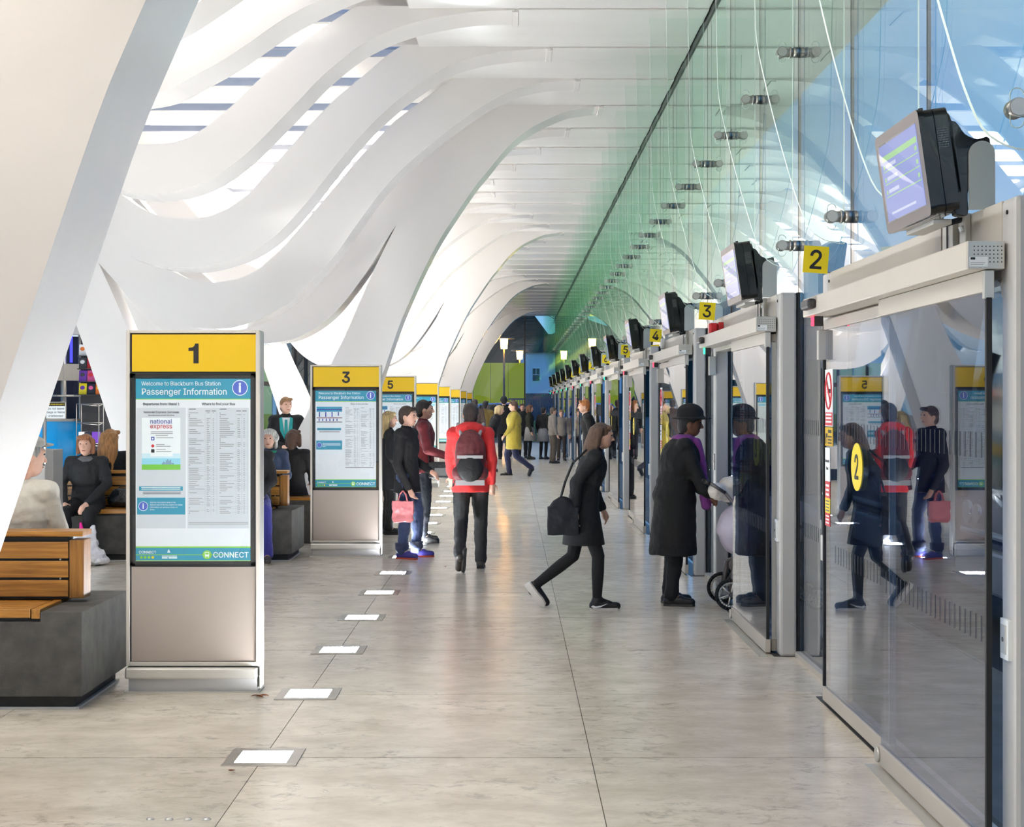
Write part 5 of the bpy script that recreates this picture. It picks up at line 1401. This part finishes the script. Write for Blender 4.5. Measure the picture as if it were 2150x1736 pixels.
pp = person('young person in a black blazer with teal lapels standing against the white column', (-3.18, 21.2, 0), 0.15, 1.75, STAND, ov=dict(wR=(-.05, -.24, 1.03), wL=(.06, -.24, 1.04), eR=(-.23, -.02, 1.12), eL=(.23, -.02, 1.12)), headturn=0.35, hair=('short', (150, 112, 76)), top=('black_blazer', (24, 26, 30), .82, .185), bottom=('trousers', 'black_school_trousers', (26, 26, 30)))
m = MB(); TE = cloth('teal_trim', (30, 140, 140))
m.prism([(-.055, 1.43), (.055, 1.43), (0.02, 1.16), (-.02, 1.16)], 'y', -.168, -.150, mat('white_shirt', (232, 234, 236), 0.7)); m.obj('shirt_front', pp[0])
m = MB(); m.prism([(-.018, 1.40), (.018, 1.40), (.026, 1.17), (0, 1.12), (-.026, 1.17)], 'y', -.176, -.168, TE); m.obj('tie', pp[0])
m = MB()
for x in (-1, 1): m.prism([(x * .055, 1.44), (x * .095, 1.42), (x * .085, 1.25), (x * .02, 1.12)], 'y', -.178, -.15, TE)
m.obj('lapels', pp[0])
# --- standing and walking in the hall
person('person with long straight blonde hair in a black coat standing beside the number 3 totem', (-1.53, 18.7, 0), H * 0.5 + 0.25, 1.56, STAND, ov=dict(wR=(-.2, -.14, .9), wL=(.2, -.12, .9)), hair=('long', (206, 178, 124)), top=('black_coat', (20, 20, 23), .62, .21), bottom=('trousers', 'black_leggings', (18, 18, 20)), shoes=(16, 16, 17))
pp = person('young person in a black jacket, turned-up blue jeans and blue walking boots', (-1.10, 15.8, 0), H * 0.5 - 0.3, 1.63, STAND, ov=dict(wR=(-.20, -.10, .80), eR=(-.25, .02, 1.06), wL=(.16, -.22, .98), aL=(.14, -.06, .085), tL=(.20, -.22, .03), kL=(.13, -.08, .5)), hair=('short', (66, 48, 36)), top=('black_jacket', (34, 32, 33), .74, .195), bottom=('trousers', 'blue_jeans', (44, 58, 92)), shoes=(44, 40, 120), sole=(176, 70, 40))
for q in 'RL':
    a = pp[1]['a' + q]; m = MB(); m.loft([((a.x, a.y, a.z + .02), .072, .072), ((a.x, a.y, a.z + .09), .074, .074), ((a.x, a.y, a.z + .09), .060, .060)], cloth('jean_cuff', (36, 46, 74)), 20, False); m.obj('turn_up', pp[0])
pk = empty('pink_bag', tuple((pp[0].matrix_basis @ pp[1]['wR'] + Vector((-.06, -.02, -.20))))); tag(pk, 'pink carrier bag held low by the young person in jeans', 'bag')
M_PINK = mat('pink_polythene', (208, 120, 124), 0.4)
blob('body', lambda q: (q.box((-.11, -.03, -.13), (.11, .03, .07), M_PINK), q.cap((-.07, 0, -.11), (.07, 0, -.11), .045, .045, M_PINK)), pk, 0.01, 5, disp=0.03, dscale=0.06)
m = MB()
for y in (-.02, .02): m.tube([(-.05, y, .06), (-.03, y, .14), (0.0, y * .5, .175), (.03, y, .14), (.05, y, .06)], .007, M_PINK, 6)
m.obj('handle', pk)
pp = person('person in a dark red top standing behind the young person in jeans', (-1.03, 17.6, 0), H * 0.5 + 0.1, 1.70, STAND, ov=dict(wR=(-.14, -.34, 1.02), eR=(-.22, -.04, 1.12), wL=(.14, -.34, 1.02)), hair=('short', (52, 40, 32)), top=('maroon_top', (112, 34, 40), .84, .185), bottom=('trousers', 'dark_jeans', (36, 40, 54)), shoes=(20, 20, 22))
sb_ = empty('shoulder_bag', (-0.84, 17.45, 0.86)); tag(sb_, 'black shoulder bag hanging in front of the person in dark red', 'bag')
blob('body', lambda q: (q.box((-.12, -.06, -.10), (.12, .06, .09), M_BAGBLK),), sb_, 0.012, 4)
m = MB(); m.box((-.05, -.066, -.07), (.09, -.058, .02), mat('bag_pocket_grey', (120, 120, 118), 0.6)); m.obj('pocket', sb_)
m = MB(); m.tube([(-.11, 0, .08), (-.15, 0.05, .30), (-.16, .10, .52)], 0.009, M_BAGBLK, 6); m.obj('strap', sb_)
pp = person('person in a red hooded jacket walking away with a dark red backpack', (-0.40, 14.75, 0), H, 1.66, WALK, hair=('short', (58, 44, 38)), face=False, top=('red_jacket', (226, 52, 52), .80, .20), bottom=('trousers', 'charcoal_trousers', (52, 52, 54)), shoes=(60, 56, 52), stout=1.08)
def hoodb(mb):
    c = pp[1]['neck']; r_ = cloth('red_jacket', (226, 52, 52)); mb.ell((c.x, c.y + .07, c.z - .01), (.15, .075, .085), r_); mb.cap((-.1, c.y + .02, c.z - .0), (.1, c.y + .02, c.z - .0), .055, .055, r_)
blob('hood', hoodb, pp[0], 0.011, 3, disp=0.012, dscale=0.06)
bp_ = empty('backpack', (-0.40, 14.75, 0), H); tag(bp_, 'dark red and black backpack with grey reflective straps on the walking person', 'backpack')
M_BPR = cloth('maroon_nylon', (96, 30, 34), 0.6); M_BPK = cloth('black_nylon', (34, 32, 33), 0.6); M_GREYREF = mat('reflective_grey', (176, 172, 172), 0.4)
blob('body', lambda q: (q.ell((0, .19, 1.13), (.155, .09, .25), M_BPR), q.cap((-.1, .19, .95), (.1, .19, .95), .08, .08, M_BPR)), bp_, 0.012, 4, disp=0.012, dscale=0.06)
blob('front_pocket', lambda q: (q.ell((0, .265, 1.00), (.13, .05, .14), M_BPK),), bp_, 0.011, 3)
m = MB(); m.box((-.125, .285, 1.095), (.125, .297, 1.125), M_GREYREF); m.obj('reflective_band', bp_)
m = MB(); m.box((-.14, .262, .835), (.14, .28, .885), M_GREYREF); m.obj('reflective_band', bp_)
m = MB()
for x in (-1, 1): m.tube([(x * .10, -.15, 1.15), (x * .13, -.10, 1.32), (x * .125, .02, 1.425), (x * .10, .11, 1.37), (x * .085, .17, 1.30)], .017, M_GREYREF, 8)
m.obj('shoulder_strap', bp_)
pp = person('person with long brown hair in dark skirt and tights striding across in black trainers', (0.56, 11.9, 0), H * 0.5, 1.52, dict(WALK, tR=(-.10, -.28, .03)), lean=0.26, ov=dict(aR=(-.09, -.13, .085), tR=(-.09, -.31, .03), kR=(-.10, -.14, .49), kL=(.10, .08, .47), aL=(.10, .44, .19), tL=(.10, .33, .045)), hair=('long', (96, 72, 54)), top=('black_blazer', (24, 24, 27), .86, .18), bottom=('skirt', 'navy_skirt', (26, 28, 38)), shoes=(22, 22, 23), sole=(214, 210, 206))
a, t = pp[1]['aR'], pp[1]['tR']
tk = [(-.045, -.055), (-.02, -.068), (.03, -.058), (.085, -.030), (.035, -.046), (-.01, -.052), (-.03, -.044)]
m = MB(); m.prism([(a.y + .005 - u, a.z + v + .012) for u, v in tk], 'x', a.x - .052, a.x - .046, M_TEALTXT); m.prism([(a.y + .005 - u, a.z + v + .012) for u, v in tk], 'x', a.x + .046, a.x + .052, M_TEALTXT)
m.obj('shoe_tick', pp[0])
sbag = empty('shoulder_bag', (0.40, 11.70, 0.76)); tag(sbag, 'dark blue bag at the hip of the striding person', 'bag')
blob('body', lambda q: (q.ell((0, 0, 0), (.12, .06, .14), cloth('navy_canvas', (26, 30, 42))), q.box((-.12, -.05, -.16), (.12, .05, 0.06), cloth('navy_canvas', (26, 30, 42)))), sbag, 0.012, 4, disp=0.02, dscale=0.08)
m = MB(); m.tube([(-.02, 0.0, .12), (.02, .02, .26), (.08, .05, .40), (.19, .10, .50)], 0.010, M_BPK, 6); m.obj('strap', sbag)
pp = person('person in a long black coat, brimmed hat and purple scarf leaning over a pram', (1.30, 12.15, 0), H * 0.5, 1.62, STAND, lean=0.22, ov=dict(eR=(-.22, -.24, 1.02), wR=(-.16, -.30, .97), eL=(.22, -.24, 1.02), wL=(.16, -.30, .97)), hair=('short', (30, 26, 24)), skin=SKIN2, top=('long_black_coat', (20, 20, 20), .44, .27), bottom=('trousers', 'black_trousers', (18, 18, 19)), shoes=(18, 18, 18), stout=1.38)
def hatb(mb):
    hp = pp[3]; c = cloth('black_felt', (20, 20, 22)); mb.ell(hp(0, .01, .085), (.10, .115, .085), c); mb.ell(hp(0, -.01, .045), (.155, .165, .014), c)
blob('hat', hatb, pp[0], 0.008, 2)
def scarfb(mb):
    c = pp[1]['neck']; p_ = cloth('purple_scarf', (120, 54, 130)); mb.ell((c.x, c.y - .0, c.z), (.115, .105, .05), p_)
    ch = pp[1]['chest']; mb.cap((-.07, c.y - .10, c.z - .02), (-.07, ch.y - .155, ch.z), .036, .045, p_); mb.cap((-.07, ch.y - .155, ch.z), (-.06, ch.y - .20, ch.z - .36), .045, .045, p_)
    mb.cap((.07, c.y - .10, c.z - .02), (.07, ch.y - .155, ch.z), .036, .045, p_)
blob('scarf', scarfb, pp[0], 0.011, 3, disp=0.015, dscale=0.06)
person('person with ginger hair in a dark suit leaning at the door of stand 6', (1.36, 25.7, 0), -H * 0.5, 1.74, STAND, lean=0.16, hair=('short', (186, 116, 58)), top=('dark_suit', (30, 28, 30), .84, .19), bottom=('trousers', 'black_suit_trousers', (20, 20, 22)), vox=0.011)
# --- the far crowd
F = dict(vox=0.013, group='passengers at the far end of the hall')
def far(label, px, y, head, h, pose, hair, top, bottom, **kw):
    person(label, ((px - 1074) * y / 3155, y, 0), head, h, pose, hair=hair, top=top, bottom=bottom, **dict(F, **kw))
far('person in a mustard yellow coat and navy trousers, standing far down the hall', 1079, 33.6, -H * 0.5, 1.72, WALK, ('short', (92, 66, 48)), ('mustard_coat', (172, 152, 54), .62, .24), ('trousers', 'navy_jeans', (30, 34, 66)), stout=1.35, sole=(200, 200, 200))
far('far person with pale blonde hair bending forward over their bag', 1030, 36.0, H * 0.5, 1.66, STAND, ('bob', (216, 190, 140)), ('black_fleece', (26, 26, 28), .84, .2), ('trousers', 'black_cords', (26, 26, 28)), lean=0.35)
far('far person in a black beanie hat and black coat', 1058, 44.0, H, 1.86, STAND, ('beanie', (22, 22, 24)), ('black_parka', (26, 26, 28), .70, .22), ('trousers', 'navy_chinos', (32, 34, 52)))
far('far person with brown hair and a white collar, back turned, right of the beanie', 1078, 46.0, H, 1.78, STAND, ('short', (88, 58, 42)), ('grey_school_jacket', (60, 58, 58), .84, .19), ('trousers', 'school_trousers', (34, 34, 40)))
far('far schoolchild facing us between the yellow coat and a person in a skirt', 1097, 45.0, 0, 1.66, STAND, ('short', (90, 62, 44)), ('charcoal_blazer', (46, 46, 48), .84, .18), ('trousers', 'school_trousers', (34, 34, 40)))
far('far schoolchild with brown hair in a dark blazer and pale skirt, turned right', 1112, 44.0, H * 0.5, 1.62, STAND, ('bob', (120, 80, 54)), ('olive_blazer', (60, 58, 40), .84, .18), ('skirt', 'grey_skirt', (150, 148, 146)))
far('far schoolchild with dark hair in a black blazer and grey skirt', 1141, 44.0, H * 0.8, 1.56, STAND, ('short', (36, 28, 26)), ('black_school_blazer', (30, 30, 34), .84, .18), ('skirt', 'mid_grey_skirt', (126, 128, 136)))
far('far person in a taupe grey jumper near the doors', 1161, 41.0, H * 0.6, 1.56, STAND, ('short', (96, 80, 66)), ('taupe_jumper', (126, 118, 110), .86, .185), ('trousers', 'brown_trousers', (84, 74, 64)))
far('farthest right of the crowd, short person with fair hair by the doors', 1179, 43.0, 0, 1.48, STAND, ('short', (150, 118, 84)), ('stone_jacket', (140, 130, 118), .84, .185), ('trousers', 'dark_brown_trousers', (66, 58, 52)))
far('far person in an olive jacket left of the bending blonde person', 1019, 41.0, H * 0.9, 1.74, STAND, ('short', (34, 30, 30)), ('olive_jacket', (116, 96, 44), .82, .2), ('trousers', 'dark_olive_trousers', (50, 48, 42)))
far('far dark-haired person in brown beside the last totems', 997, 40.0, H, 1.78, STAND, ('short', (46, 34, 30)), ('brown_jacket', (66, 50, 44), .82, .2), ('trousers', 'black_jeans', (34, 34, 38)))
